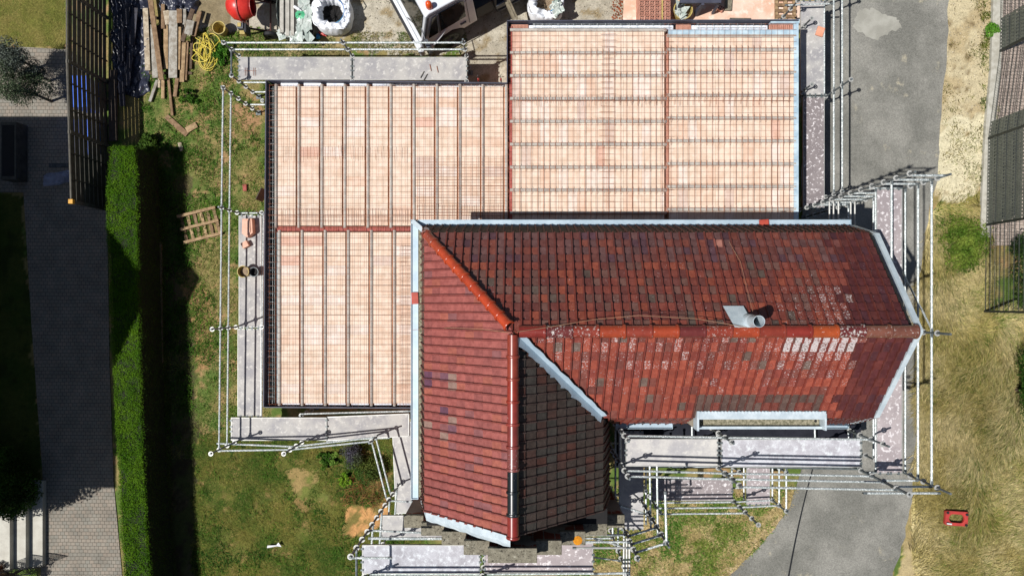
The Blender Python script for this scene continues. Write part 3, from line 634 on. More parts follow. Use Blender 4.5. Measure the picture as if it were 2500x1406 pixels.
# steel: mesh sheets and edge cages
def wob(): return random.uniform(-.006, .006)
def meshsheet(x0, x1, y0, y1, stepx, stepy, z, r=.0029, nm='rebar_mesh', kink=None):
    b = MB(); k = 0; x = x0
    while x <= x1+.001:
        b.col = (*rc((1,1,1), .2), 0)
        if kink:                                          # bars bending down over the beams
            pts = [(x+wob(), y0, z)]
            for yk in kink: 
                if y0+.1 < yk < y1-.1: pts += [(x-.012, yk+.07, z), (x+.012, yk+.02, z+.018), (x+.012, yk-.05, z+.018), (x, yk-.10, z)][::-1] if False else [(x, yk-.12, z), (x+.016, yk-.07, z+.02), (x+.0, yk+.05, z+.02), (x-.004, yk+.10, z)]
            pts.append((x+wob(), y1, z)); b.path(pts, r, 4)
        else: b.tube((x+wob(), y0, z), (x+wob(), y1, z), r, 4)
        x += stepx
    y = y0+.04
    while y <= y1:
        b.col = (*rc((1,1,1), .2), 0); b.tube((x0-.04, y+wob(), z+.008), (x1+.04, y+wob(), z+.008), r, 4); y += stepy
    return b.build(nm, M['rust'], ext)
KH = [P(0, 129.3+55.8*i, ZS).y for i in range(8)]; KH2 = [P(0, 122+55.6*i, ZS).y for i in range(8)]
zm = ZS+.045
meshsheet(px2(660,0).x, px2(1236,0).x, px2(0,560).y, px2(0,208).y, .150, .150, zm)
meshsheet(px2(660,0).x, px2(1010,0).x, px2(0,990).y, px2(0,510).y, .150, .150, zm+.012)
meshsheet(px2(1240,0).x, px2(1640,0).x, 1.72, px2(0,76).y, .150, .150, zm, kink=KH)
meshsheet(px2(1622,0).x, px2(1938,0).x, 1.72, px2(0,60).y, .150, .150, zm+.012, kink=KH2)
meshsheet(px2(1020,0).x, px2(1236,0).x, 1.9, px2(0,384).y, .15, .075, zm+.02, r=.0025)
meshsheet(px2(978,0).x, px2(1003,0).x, px2(0,990).y, px2(0,600).y, .085, .10, zm+.02)
b = MB(); bl_ = b; br_ = MB()
for (xa, xb, y, st, ln) in ((690,1000,358,15,34),(690,1000,512,14.6,38),(1500,1930,236,14.7,20),(1260,1620,236,14.7,20),(1020,1230,500,12,40)):
    b = bl_ if xa < 1240 else br_; x = xa
    while x < xb:
        b.col = (*rc((1,1,1), .2), 0); p = P(x+random.uniform(-2,2), y+random.uniform(-3,3), zm+.03); q = P(p.x*F/(HC-zm)+NX+random.uniform(-2,2), y+ln+random.uniform(-6,6), zm+.02); b.tube(p, q, .0035, 4); x += st
    b.tube(P(xa, y+ln/2, zm+.028), P(xb, y+ln/2, zm+.028), .003, 4)
b = br_
for yy in np.arange(80, 520, 14.6):
    b.tube(P(1466+random.uniform(-5,5), yy+4, zm+.02), P(1500+random.uniform(-6,6), yy+4+random.uniform(-1,1), zm+.02), .004, 4)
b.tube(P(1481, 84, zm+.024), P(1481, 520, zm+.024), .0035, 4)
bl_.build('lapped_bars', M['rust'], ext); br_.build('lapped_bars', M['rust'], ext)
def cage(p, q, wd=.09, z=ZS-.04):
    b = MB(); p = Vector(p); q = Vector(q); d = (q-p).normalized(); s_ = Vector((-d.y, d.x, 0)); L = (q-p).length
    for o_ in (-wd/2, wd/2): b.tube(p+s_*o_, q+s_*o_, .006, 4); b.tube(p+s_*o_-Vector((0,0,.14)), q+s_*o_-Vector((0,0,.14)), .006, 4)
    t = .05
    while t < L:
        c_ = p+d*t+d*random.uniform(-.01,.01); w2 = wd/2+.02
        for a_, e_ in (((-w2,0),(w2,0)), ((w2,0),(w2,-.16)), ((-w2,0),(-w2,-.16))): b.tube(c_+s_*a_[0]+Vector((0,0,a_[1])), c_+s_*e_[0]+Vector((0,0,e_[1])), .004, 4)
        t += .2
    return b.build('rebar_cage', M['galv'], ext)
cage(px2(1300,64), px2(1640,64)); cage(px2(1700,64), px2(1870,64)); cage(px2(935,205), px2(1230,207), .06); cage(px2(662,212), px2(660,985), .10)
# red capped props by the wall
for x in (1168, 1223):
    p = P(x, 196, 1.6); b = MB(); b.tube((p.x, p.y, 0), (p.x, p.y, 1.55), .02, 8, mi=0); b.tube((p.x, p.y, 1.55), (p.x, p.y, 1.72), .026, 8, mi=1); b.tube((p.x, p.y, 1.72), (p.x, p.y, 2.0), .009, 6, mi=0)
    tag(b.build('bracing_rod', [M['galvd'], M['redpl']]), ('thin upright rod with a red cap just past the end of the upper scaffold deck' if x == 1168 else 'thin red capped rod standing right in the inner corner of the extension'), 'rod', 'red capped rods')
print('house done')

# ------------------------------------------------------------------ scaffolds
M['deckb'] = mat('deck_board_limed', S(172,170,176), S(200,200,206), 3, .8, tint=True, c=S(226,230,234), csc=9, cth=.48, csoft=.2, fine=.2, fsc=50)
SG = 'galvanised scaffolds standing round the house'
def rosette(b, x, y, z):
    Mx = Matrix.Translation((x, y, z))
    b.lathe([(.034, -.004), (.062, -.004), (.062, .004), (.050, .004)], 12, Mx); b.lathe([(.045, .004), (.034, .004), (.034, -.004)], 12, Mx)
    for a in range(4):
        t = a*PI/2+PI/4; c_, s_ = math.cos(t), math.sin(t); b.beam((x+c_*.02, y+s_*.02, z), (x+c_*.055, y+s_*.055, z), .014, .007)
class Scaf:
    def __init__(s, label, loc): s.root = thing('scaffold', label, 'scaffold', loc, SG)
    def std(s, x, y, z0, z1, ztop=None, zr=None):
        b = MB(); b.tube((x, y, z0), (x, y, z1), .024, 8); z = (zr if zr is not None else z0+.3); b.mi = 1
        while z < z1+.01: rosette(b, x, y, z); z += .5
        o = b.build('standard', [M['galvd'], M['alu']], s.root)
        if z0 < .1: b2 = MB(); b2.box(x-.07, x+.07, y-.07, y+.07, .014, .026); b2.tube((x, y, .02), (x, y, .25), .018, 6); b2.build('base_jack', M['galvd'], o)
        return o
    def rail(s, p, q, r=.024, name='ledger', m='galv', heads=True):
        b = MB(); p = Vector(p); q = Vector(q); b.tube(p, q, r, 8, mi=0)
        if heads:
            d = (q-p).normalized()
            b.beam(p, p+d*.07, .035, .06, mi=1); b.beam(q-d*.07, q, .035, .06, mi=1)
        return b.build(name, [M[m], M['galvd']], s.root)
    def deck(s, x0, x1, y0, y1, z, axis='x', m='deckw', tint=1., poly=None):
        b = MB(); b.col = (*rc((tint, tint, tint), .04), 0)
        if poly:
            b.prism(poly, z-.05, z, mi=0)
            for i in range(len(poly)): 
                a, c_ = poly[i], poly[(i+1) % len(poly)]; b.beam((a[0], a[1], z-.03), (c_[0], c_[1], z-.03), .022, .068, mi=1)
        else:
            b.box(x0+.016, x1-.016, y0+.016, y1-.016, z-.04, z-.004, mi=0)
            t = .014
            b.box(x0, x1, y0, y0+t, z-.07, z+.004, mi=1); b.box(x0, x1, y1-t, y1, z-.07, z+.004, mi=1)
            b.box(x0, x0+t, y0+t, y1-t, z-.07, z+.002, mi=1); b.box(x1-t, x1, y0+t, y1-t, z-.07, z+.002, mi=1)
            if axis == 'x':
                for xx in (x0, x1):
                    for yy in (y0+.08, y0+.25, y1-.25, y1-.08): b.box(xx-.03, xx+.03, yy-.02, yy+.02, z-.05, z+.012, mi=2)
            else:
                for yy in (y0, y1):
                    for xx in (x0+.08, x0+.25, x1-.25, x1-.08): b.box(xx-.02, xx+.02, yy-.03, yy+.03, z-.05, z+.012, mi=2)
        return b.build('deck', [M[m], M['alu'], M['galvd']], s.root)
def D(x0, x1, y0, y1, z): a = P(x0, y1, z); c_ = P(x1, y0, z); return a.x, c_.x, a.y, c_.y, z

# north-west, low
ZD = 1.5
s = Scaf('low scaffold with two grey decks between the truck and the clay block floor', (-5, 6.4, 0))
s.deck(*D(583,858,140,195,ZD)); s.deck(*D(862,1140,140,196,ZD), tint=1.0)
xa, xm, xe = -7.75, P(860,0,ZD).x, P(1139,0,ZD).x; yo = P(0,137,ZD).y; yi = P(0,199,ZD).y
for x, top in ((xa, 2.62), (xm, 2.75), (xe, 2.75)): s.std(x, yo, 0.02, top, zr=.5); 
s.std(xa, yi, .02, 2.1, zr=.5); s.std(xm, yi, .02, 1.55, zr=.5); s.std(xe, yi, .02, 1.55, zr=.5)
for z in (2.0, 2.5): s.rail((xa+.03, yo, z), (xm-.03, yo, z)); s.rail((xm+.03, yo, z), (xe-.03, yo, z))
for x in (xa, xm, xe): s.rail((x, yi, 1.43), (x, yo, 1.43), name='transom', m='galvd')
s.rail((xa, yi+.03, 2.0), (xa, yo-.03, 2.0), m='galvd')
s.rail((xa, yi, 1.40), (P(655,0,1.4).x, yi, 1.40)); s.rail((xm, yi, .5), (xa, yi, .5)); s.rail((xa, yo, .5), (xm, yo, .5))
# west, low
s = Scaf('long low scaffold with grey decks along the left edge of the clay block floor', (-7.5, 1, 0))
W = [(-7.76, 5.53, 2.62), (-7.80, 2.415, 2.7), (-7.83, -.71, 3.1), (-7.865, -3.85, 3.05)]
xi = P(643,0,ZD).x
for i, (x, y, top) in enumerate(W): s.std(x, y, .02, top, zr=.5)
for (x0, y0, _), (x1, y1, _) in zip(W[:-1], W[1:]):
    for z in (2.0, 2.5): s.rail((x0, y0-.03, z), (x1, y1+.03, z))
s.deck(*D(583,638,527,799,ZD), axis='y', tint=.95); s.deck(*D(580,637,803,1016,ZD), axis='y', tint=.98)
for (x, y, _) in W[1:3]: s.std(xi-.05, y, .02, 1.55, zr=.5); s.rail((x+.03, y, 1.43), (xi-.07, y, 1.43), name='transom', m='galv')
s.rail((xi, W[1][1], 1.48), (xi-.06, W[3][1]+.6, 1.48), name='ledger'); s.rail((xi-.05, W[1][1], 1.40), (xi-.11, W[3][1]+.6, 1.40))
s.rail((W[0][0]+.03, W[0][1], .9), (xi-.1, W[0][1], .9), name='transom'); s.std(xi-.1, W[0][1], .02, 1.3, zr=.3)
b = MB(); b.beam(P(632,490,1.6), P(646,462,1.6), .02, .5); b.build('toe_board', mat('brown_board', S(84,70,60), S(70,58,50), 6, .8), s.root)
# south-west, low
s = Scaf('low scaffold with overlapping grey decks at the lower left corner of the clay block floor', (-5, -4, 0))
s.deck(*D(564,797,1019,1075,1.62), tint=1.05)
q = lambda x, y, z=1.58: (P(x, y, z).x, P(x, y, z).y)
s.deck(0,0,0,0,1.58, poly=[q(799,1075), q(998,1064), q(998,1010), q(799,1018)], tint=1.03)
s.deck(0,0,0,0,1.54, poly=[q(966,1254), q(1012,1252), q(1010,1031), q(957,1033)], m='deckw', tint=1.1)
s.rail(P(735,1010,1.66), P(1003,1003,1.66)); 
a1 = P(737,1079,1.5); s.std(a1.x, a1.y, .02, 3.05, zr=.5); s.std(*P(735,1014,1.5).xy, .02, 1.6, zr=.5)
cz = P(906,1077,2.5); s.std(cz.x, cz.y, .02, 2.75, zr=.5)
s.rail(P(534,1100,2.5), P(709,1097,2.5)); s.rail(P(530,1082,2.0), P(720,1090,2.0)); s.rail(P(712,1097,2.5), P(905,1077,2.5)); s.rail(P(724,1089,2.0), P(915,1067,2.0))
s.rail(P(908,1079,2.5), P(944,1217,2.5)); s.rail(P(918,1069,2.0), P(953,1204,2.0)); s.rail(P(799,1075,1.5), P(956,1068,1.5), name='transom')
s.rail(P(799,1016,1.52), P(799,1078,1.52), name='transom', m='galvd')
# gable scaffold
s = Scaf('scaffold with high pinkish decks below the stepped concrete gable at the bottom of the photo', (-.5, -5.4, 0))
ZH = 5.75
s.deck(*D(884,1172,1330,1400,ZH), m='deckb', tint=.98); s.deck(*D(1182,1448,1325,1398,ZH-.03), m='deckp', tint=1.15)
s.deck(*D(930,1180,1258,1316,3.4), m='deckw', tint=1.0)
sx = -3.33
s.std(sx, -4.95, .02, 7.25, zr=.2); s.std(sx-.06, -5.90, .02, 7.1, zr=.2); s.std(-.86, -5.90, .02, 7.0, zr=.2); s.std(-.86, -5.06, .02, 6.0, zr=.2); s.std(2.26, -5.05, .02, 7.15, zr=.0); s.std(2.26, -5.88, .02, 6.3, zr=.2); s.std(2.89, -4.84, .02, 7.0, zr=.2)
s.rail((sx+.03, -5.08, ZH-.02), (-.9, -5.08, ZH-.02), r=.03); s.rail((sx, -4.98, 6.7), (sx, -5.87, 6.7), m='galvd'); s.rail((sx, -4.98, 7.2-.02), (sx+.8, -4.98, 7.18))
for z in (6.25, 6.75): s.rail((sx, -5.90, z), (-.86, -5.90, z)); s.rail((-.86, -5.90, z), (2.26, -5.90, z))
for z in (1.2, 2.2, 3.2, 4.2, 5.2): s.rail((sx+.02, -4.97, z), (sx-.04, -5.88, z), name='transom'); s.rail((2.26, -5.05, z), (2.26, -5.88, z), name='transom')
for z in (3.3, 5.6): s.rail((sx, -4.95, z), (-.86, -5.06, z)); s.rail((-.86, -5.06, z), (2.26, -5.05, z)); s.rail((sx, -5.90, z), (-.86, -5.9, z)); s.rail((-.86, -5.9, z), (2.26, -5.88, z))
s.rail((1.05, -5.0, 6.2), (2.24, -5.0, 6.2)); s.rail((1.05, -5.14, 6.15), (2.24, -5.14, 6.15), m='alu'); s.rail((1.5, -5.7, 6.1), (2.24, -5.68, 6.1))
s.rail((1.3, -5.5, 5.6), (2.2, -5.86, 4.9), r=.02); s.rail((1.55, -5.1, 5.7), (2.2, -5.4, 5.3), r=.02)
for z in (5.7, 6.2, 6.7): s.rail((2.26, -5.05, z), (2.89, -4.86, z), name='transom')
for x in (2.20, 2.26, 2.32): s.rail((x, -5.12, 5.6), (x, -6.6, 5.55), m='alu', heads=False)
for x in (1.45, 1.62, 1.8, 1.98): s.rail((x, -5.0, 3.2), (x, -5.85, 3.2), r=.018, heads=False)
# side platform between gable and front
s = Scaf('narrow scaffold with a raised side deck in the angle between the two roof wings', (2.7, -4.3, 0))
s.deck(*D(1511,1571,1052,1292,3.6), axis='y', tint=1.15)
s.std(2.33, -4.95, .02, 3.9, zr=.1); s.std(2.33, -3.1, .02, 3.8, zr=.1); s.std(3.05, -5.2, .02, 4.3, zr=.1); s.std(3.05, -3.6, .02, 4.3, zr=.1)
s.rail((2.28, -3.1, 3.55), (2.28, -5.5, 3.55), m='galv'); s.rail((3.02, -3.7, 4.1), (3.05, -5.4, 4.1)); s.rail((3.10, -3.7, 4.6), (3.12, -5.4, 4.6)); s.rail((3.02, -3.7, 3.6), (3.02, -5.45, 3.6))
for z in (2.6, 3.1, 3.6): s.rail((2.33, -4.97, z), (3.05, -5.2, z), name='transom')
s.rail((2.86, -3.8, 6.75), (2.89, -4.86, 6.75))
# front, high
s = Scaf('high scaffold with two white splashed decks in front of the box gutter', (4.8, -3.4, 0))
ZF2 = 5.35
s.deck(*D(1528,1753,1071,1138,ZF2), tint=1.22); s.deck(*D(1761,2102,1072,1140,ZF2), m='deckb', tint=1.1)
O = [(2.17, -3.60, 6.6), (4.31, -3.66, 7.0), (7.44, -3.72, 7.3)]; I = [(2.17, -2.86, 6.5), (4.31, -2.90, 6.5), (7.42, -2.94, 6.6)]
for x, y, t in O+I: s.std(x, y, .02, t, zr=.35)
for A_, B_ in ((O[0], O[1]), (O[1], O[2])):
    for z in (5.85, 6.35): s.rail((A_[0], A_[1], z), (B_[0], B_[1], z))
    s.rail((A_[0], A_[1], 5.2), (B_[0], B_[1], 5.2), m='galvd'); s.rail((A_[0], A_[1], 2.9), (B_[0], B_[1], 2.9))
for A_, B_ in ((I[0], I[1]), (I[1], I[2])): s.rail((A_[0], A_[1], 5.85), (B_[0], B_[1], 5.85)); s.rail((A_[0], A_[1], 2.9), (B_[0], B_[1], 2.9))
for A_, B_ in zip(O, I):
    for z in (5.25, 2.9): s.rail((A_[0], A_[1], z), (B_[0], B_[1], z), name='transom', m='galv')
s.rail((O[1][0], O[1][1]-.03, 6.85), (O[2][0], O[2][1]-.03, 6.85))
# front, low
s = Scaf('lower open scaffold with narrow pinkish decks over the front grass beside the road', (5, -4.9, 0))
zl = 2.1
s.deck(*D(1592,1788,1170,1222,zl), m='deckp', tint=1.0); s.deck(*D(1823,1880,1138,1232,zl), axis='y', m='deckp', tint=1.2)
s.std(5.60, -5.30, .02, 4.1, zr=.1); s.std(6.63, -5.27, .02, 3.2, zr=.1); s.std(6.63, -4.3, .02, 3.2, zr=.1); s.std(3.45, -5.3, .02, 3.2, zr=.1); s.std(5.6, -4.4, .02, 3.0, zr=.1)
for z in (2.1, 2.6, 3.1): s.rail((3.45, -5.34, z), (5.60, -5.32, z)); s.rail((6.63, -4.2, z), (6.63, -5.27, z))
for z in (2.1, 2.6): s.rail((5.60, -5.32, z), (6.63, -5.27, z))
s.rail((3.45, -4.72, 2.05), (5.6, -4.70, 2.05), name='transom', m='galvd'); s.rail((5.6, -4.45, 1.95), (5.6, -5.3, 1.95)); s.rail((5.9, -4.3, 2.02), (5.9, -5.3, 2.02), m='alu')
s.rail((5.6, -5.0, 1.9), (6.6, -5.0, 1.9), r=.02)
# east, high
s = Scaf('tall scaffold with a long paint splashed deck past the right gable', (8, -.6, 0))
ze = 5.6; x0, x1 = 7.63, 8.28
s.deck(x0+.03, x1-.06, -.62, 2.42, ze, axis='y', m='deckp', tint=1.1); s.deck(x0+.03, x1-.06, -3.72, -.66, ze, axis='y', m='deckp', tint=1.25)
for y in (2.45, -.64, -3.72):
    s.std(8.28, y, .02, 7.25, zr=.3)
    if y != -.64: s.std(7.46, y, .02, 7.5 if y > 0 else 7.3, zr=.3)
    for z in (5.5, 2.9): s.rail((7.46, y, z), (8.28, y, z), name='transom')
for z in (6.1, 6.6):
    s.rail((8.28, 2.42, z), (8.28, -.62, z)); s.rail((8.28, -.66, z), (8.28, -3.7, z)); s.rail((7.46, 2.45, z), (8.28, 2.45, z), name='transom'); s.rail((7.46, -3.75, z), (8.28, -3.75, z), name='transom')
s.rail((6.75, -3.80, 6.9), (8.28, -3.80, 6.9)); s.rail((7.46, 2.45, 7.1), (8.28, 2.45, 7.1), name='transom')
s.rail((8.27, 2.42, 5.62), (8.27, -3.7, 5.62), r=.02); s.rail((7.63, 2.42, 5.62), (7.63, -3.7, 5.62), r=.018)
s.rail((7.47, 2.42, 6.6), (7.47, .80, 6.6)); s.rail((8.30, -.6, 6.6), (8.30, .9, 5.2), r=.02, heads=False)
for z in (2.8, 3.3, 3.8, 4.3, 4.8): s.rail((7.46, 2.45, z), (8.28, 2.45, z), name='transom')
for z in (2.9, 4.2): s.rail((8.28, 2.42, z), (8.28, -.6, z)); s.rail((8.28, -.66, z), (8.28, -3.7, z))
for x in (7.50, 7.60, 7.72, 8.02, 8.12): s.rail((x, 2.42, 3.6), (x, 1.35, 3.6), r=.02, m='alu', heads=False)
for y in (2.0, 1.75, 1.5): s.rail((7.72, y, 3.58), (8.02, y, 3.58), r=.018, heads=False)
s.rail((7.46, -3.7, 5.3), (7.46, -2.9, 5.3)); s.rail((7.46, -2.9, 5.0), (7.46, -3.7, 5.0), r=.03)
# north-east, low
s = Scaf('low scaffold with a concrete dusted deck between the clay block floor and the road', (8, 5, 0))
s.deck(*D(1955,2013,3,232,ZD), axis='y', tint=1.0); s.deck(*D(1961,2013,237,508,ZD), axis='y', m='deckp', tint=.74)
ya, ym, yb = P(0,4,ZD).y, P(0,236,ZD).y, P(0,508,ZD).y
xo = 8.30; xi = P(1957,0,ZD).x
for y in (ya, ym): s.std(xo, y, .02, 3.05, zr=.0); 
s.std(xo, 8.45, .02, 3.05, zr=.0); s.std(xi-.0, ym+.12, .02, 2.2, zr=.2); s.std(xi-.0, P(0,52,2).y, .02, 2.2, zr=.2); s.std(P(1913,41,1.6).x, P(0,41,1.6).y, .02, 2.7, zr=.1)
for z in (2.0, 2.5): s.rail((xo, 9.6, z), (xo, ya, z)); s.rail((xo, ya, z), (xo, ym+.03, z)); s.rail((xo, ym-.03, z), (xo, yb+.35, z))
for y in (ya, ym, yb): s.rail((xi, y, 1.43), (xo, y, 1.43), name='transom')
s.rail((xo-.04, ya, 1.5), (xo-.04, ym, 1.5), r=.02); s.std(xo, yb+.3, .02, 2.6, zr=.0)
s.rail((xi-.6, P(0,10,2.).y, 1.9), (xo, P(0,6,2.).y, 1.9), name='transom')

# ------------------------------------------------------------------ neighbour house out of frame on the left (its shadow falls across the drive and hedge)
nb = thing('unseen_neighbour_house', 'tall pale house with hipped roof and gable just outside the left edge, shading the drive', 'house', (-19, -1, 0))
b = MB(); b.box(-24, -15.7, -6.4, 3.8, 0, 6.4); b.build('wall', M['wallw'], nb)
b = MB(); b.add([(-24.4,-6.8,6.4),(-15.4,-6.8,6.4),(-15.4,4.12,6.4),(-24.4,4.12,6.4),(-19.9,-2.6,9.6),(-19.9,.2,9.6)], [(0,1,4),(1,2,5,4),(2,3,5),(3,0,4,5),(0,3,2,1)]); b.build('roof', M['tiledk'], nb)
b = MB(); hz, he = 11.0, 6.4; xp = -15.38; yp = -1.58; wdd = 4.3
b.add([(xp,yp-wdd,he),(xp,yp+wdd,he),(xp,yp,hz),(-21,yp-wdd,he),(-21,yp+wdd,he),(-21,yp,hz)], [(0,1,2),(0,2,5,3),(1,4,5,2),(3,5,4),(0,3,4,1)]); b.build('unseen_gable_roof', M['tiledk'], nb)

# ------------------------------------------------------------------ foliage and grass
def leaves(name, pos, nrm, size, cols, m=None, parent=None, aspect=1.8, flat=.6):
    """one mesh of small leaf quads, pos (n,3), nrm (n,3) preferred facing"""
    n = len(pos); a = nrm+rng.normal(0, flat, (n, 3)); a /= np.linalg.norm(a, axis=1)[:, None]
    t = np.cross(a, rng.normal(0, 1, (n, 3))); t /= np.linalg.norm(t, axis=1)[:, None]; s_ = np.cross(a, t)
    sz = (size*rng.uniform(.6, 1.3, n))[:, None]
    v = np.stack([pos-t*sz, pos+s_*sz/aspect, pos+t*sz, pos-s_*sz/aspect], 1).reshape(-1, 3)
    return rawmesh(name, v, 4, cols, m or M['leaf'], parent)
def rawmesh(name, v, k, cols, m, parent=None):
    n = len(v)//k
    if parent is not None: off = np.array(parent['_off'])
    else: off = np.array([v[:,0].mean(), v[:,1].mean(), v[:,2].min()])
    me = bpy.data.meshes.new(name); me.vertices.add(n*k); me.vertices.foreach_set('co', (v-off).astype(np.float32).ravel())
    me.loops.add(n*k); me.loops.foreach_set('vertex_index', np.arange(n*k, dtype=np.int32))
    me.polygons.add(n); me.polygons.foreach_set('loop_start', np.arange(0, n*k, k, dtype=np.int32)); me.polygons.foreach_set('loop_total', np.full(n, k, dtype=np.int32))
    ca = me.color_attributes.new('tint', 'FLOAT_COLOR', 'CORNER')
    ca.data.foreach_set('color', np.repeat(np.concatenate([cols, np.zeros((n, 1))], 1), k, axis=0).astype(np.float32).ravel())
    me.materials.append(m); me.update(calc_edges=True); me.validate()
    o = bpy.data.objects.new(name, me); C.objects.link(o); o['_off'] = [float(x) for x in off]
    if parent is not None: o.parent = parent
    else: o.location = off
    return o
def colmix(a, b_, n, var=.2, t=None):
    t = rng.random(n)[:, None] if t is None else t[:, None]
    c_ = L3(a)*(1-t)+L3(b_)*t; return np.clip(c_*rng.uniform(1-var, 1+var, n)[:, None], 0, 1)
# main hedge: left/right outlines of the clipped top (px at z=1.4)
HZ = 1.4
hl = [(268,357),(262,430),(259,560),(264,620),(275,900),(286,1100),(294,1300),(302,1420),(312,1520)]
hr = [(326,357),(332,430),(334,560),(336,700),(341,900),(348,1100),(356,1300),(366,1420),(376,1520)]
hl_w = [P(x, y, HZ) for x, y in hl]; hr_w = [P(x, y, HZ) for x, y in hr]
hd = thing('hedge', 'long clipped green hedge running down the left side beside the shaded drive', 'hedge', (hl_w[4].x+.4, hl_w[4].y, 0))
def hx(ws, y): ys = [-p.y for p in ws]; return np.interp(-y, ys, [p.x for p in ws])
b = MB()
for i in range(len(hl_w)-1):
    a_, c_ = hl_w[i], hl_w[i+1]; a2, c2 = hr_w[i], hr_w[i+1]; e = .05
    b.add([(a_.x+e,a_.y,0),(a2.x-e,a2.y,0),(c2.x-e,c2.y,0),(c_.x+e,c_.y,0),(a_.x+e,a_.y,HZ-.06),(a2.x-e,a2.y,HZ-.06),(c2.x-e,c2.y,HZ-.06),(c_.x+e,c_.y,HZ-.06)],
          [(0,1,2,3),(4,7,6,5),(0,4,5,1),(1,5,6,2),(2,6,7,3),(3,7,4,0)])
b.build('inner_branches', mat('hedge_core', S(30,36,18), S(24,28,14), 6, .95), hd)
n = 95000; y = rng.uniform(hl_w[-1].y, hl_w[0].y, n); xl = hx(hl_w, y); xr = hx(hr_w, y)
x = xl+(xr-xl)*rng.random(n); x = x+(fbm(y, x*0, 2.2, 64, 4)-.5)*.14*(rng.random(n)); k_ = rng.random(n) < .02; x = np.where(k_, np.where(rng.random(n) < .5, xl-.04*rng.random(n), xr+.06*rng.random(n)), x); z = HZ-.05+rng.normal(0, .03, n)+(fbm(x, y, 4, 60)-.5)*.14+.09*rng.random(n)*(rng.random(n) < .03)
tt = np.clip((fbm(x, y, 3, 61)-.3)*1.8+rng.normal(0, .15, n), 0, 1)
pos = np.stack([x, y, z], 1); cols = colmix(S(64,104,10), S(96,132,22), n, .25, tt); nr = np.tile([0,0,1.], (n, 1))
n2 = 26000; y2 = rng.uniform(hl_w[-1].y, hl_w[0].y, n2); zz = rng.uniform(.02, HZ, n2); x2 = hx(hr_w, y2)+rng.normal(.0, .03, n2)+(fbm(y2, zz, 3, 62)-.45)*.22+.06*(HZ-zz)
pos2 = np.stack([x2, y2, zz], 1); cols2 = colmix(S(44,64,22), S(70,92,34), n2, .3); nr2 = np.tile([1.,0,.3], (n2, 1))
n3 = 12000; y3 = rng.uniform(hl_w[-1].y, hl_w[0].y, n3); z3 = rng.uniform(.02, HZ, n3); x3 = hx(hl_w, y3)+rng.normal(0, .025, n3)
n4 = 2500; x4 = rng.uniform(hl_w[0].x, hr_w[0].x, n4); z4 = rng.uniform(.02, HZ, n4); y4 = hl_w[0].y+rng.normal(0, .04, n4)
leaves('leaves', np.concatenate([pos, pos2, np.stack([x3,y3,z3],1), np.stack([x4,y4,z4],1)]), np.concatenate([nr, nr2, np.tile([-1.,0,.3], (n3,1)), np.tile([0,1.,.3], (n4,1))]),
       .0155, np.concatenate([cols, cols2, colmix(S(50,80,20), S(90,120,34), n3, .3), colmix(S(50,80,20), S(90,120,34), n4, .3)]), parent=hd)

def bush(name, label, cat, px, py, z, rx, ry, rz, n, size, ca_, cb_, group=None, flat=.9, trunk=0, lumps=9, lr=(.35, .62)):
    if name == 'weed': lumps = 26; lr = (.12, .30)
    c0 = P(px, py, z); t = thing(name, label, cat, (c0.x, c0.y, 0), group)
    L = [(rng.normal(0, .42, 3), rng.uniform(*lr)) for _ in range(lumps)]
    pts = []; nn = []
    for d_, r_ in L:
        m_ = n//lumps; u = rng.normal(0, 1, (m_, 3)); u /= np.linalg.norm(u, axis=1)[:, None]
        pts.append((np.clip(d_, -.8, .8)+u*r_*rng.uniform(.55, 1.05, m_)[:, None])); nn.append(u)
    pts = np.concatenate(pts)*np.array([rx, ry, rz])+np.array([c0.x, c0.y, z]); nn = np.concatenate(nn); k = pts[:, 2] > .02; pts = pts[k]; nn = nn[k]
    nz = fbm(pts[:,0], pts[:,1], 4, 70)
    leaves('crown', pts, nn, size, colmix(ca_, cb_, len(pts), .3, np.clip((nz-.35)*2.5, 0, 1)), parent=t, flat=flat)
    b = MB(); b.tube((c0.x, c0.y, 0), (c0.x, c0.y, z), .045 if trunk == 0 else trunk, 7, r2=.02)
    for k in range(6): a = k*1.05; b.tube((c0.x, c0.y, z*.5), (c0.x+math.cos(a)*rx*.6, c0.y+math.sin(a)*ry*.6, z+rz*.2), .015, 5, r2=.005)
    b.build('trunk', M['bark'], t); return t
bush('shrub', 'bluish green rounded shrub above the paved drive, the upper one at the left edge', 'shrub', 22, 135, 1.15, .62, .55, .55, 9000, .022, S(96,104,96), S(128,134,130), 'round shrubs beside the drive')
bush('shrub', 'grey green bushy shrub on the paving, touching the edge of the house shadow', 'shrub', 48, 215, 1.35, .62, .55, .6, 9000, .022, S(70,84,62), S(108,118,96), 'round shrubs beside the drive')
bush('shrub', 'small grey leaved shrub wedged between the larger two by the drive', 'shrub', 72, 175, .9, .35, .33, .35, 4000, .02, S(82,92,84), S(120,126,120), 'round shrubs beside the drive')
bush('shrub', 'dark leafy shrub at the bottom left standing in the house shadow by the steps', 'shrub', 18, 1172, .9, .85, .95, .75, 24000, .032, S(40,62,22), S(76,110,36), lumps=16)
bush('tree', 'round crowned tree just beyond the left edge, known by its rounded shadow on the drive', 'tree', -235, 1350, 3.2, .85, .75, .9, 9000, .05, S(40,62,22), S(72,104,34), trunk=.09, lumps=14)
bush('shrub', 'dark red brown shrub in the very bottom left corner', 'shrub', 15, 1410, .7, .5, .35, .4, 5000, .022, S(70,40,28), S(100,62,36))
bush('hedge', 'glossy dark green hedge end cut off by the right edge of the photo', 'hedge', 2530, 960, .9, .52, 1.1, .8, 14000, .028, S(40,70,24), S(78,118,44), lumps=16)
bush('shrub', 'bright green creeping shrub in the verge beside the mesh fence', 'shrub', 2350, 596, .16, .85, .75, .18, 8000, .028, S(84,112,38), S(136,152,66), lumps=26)
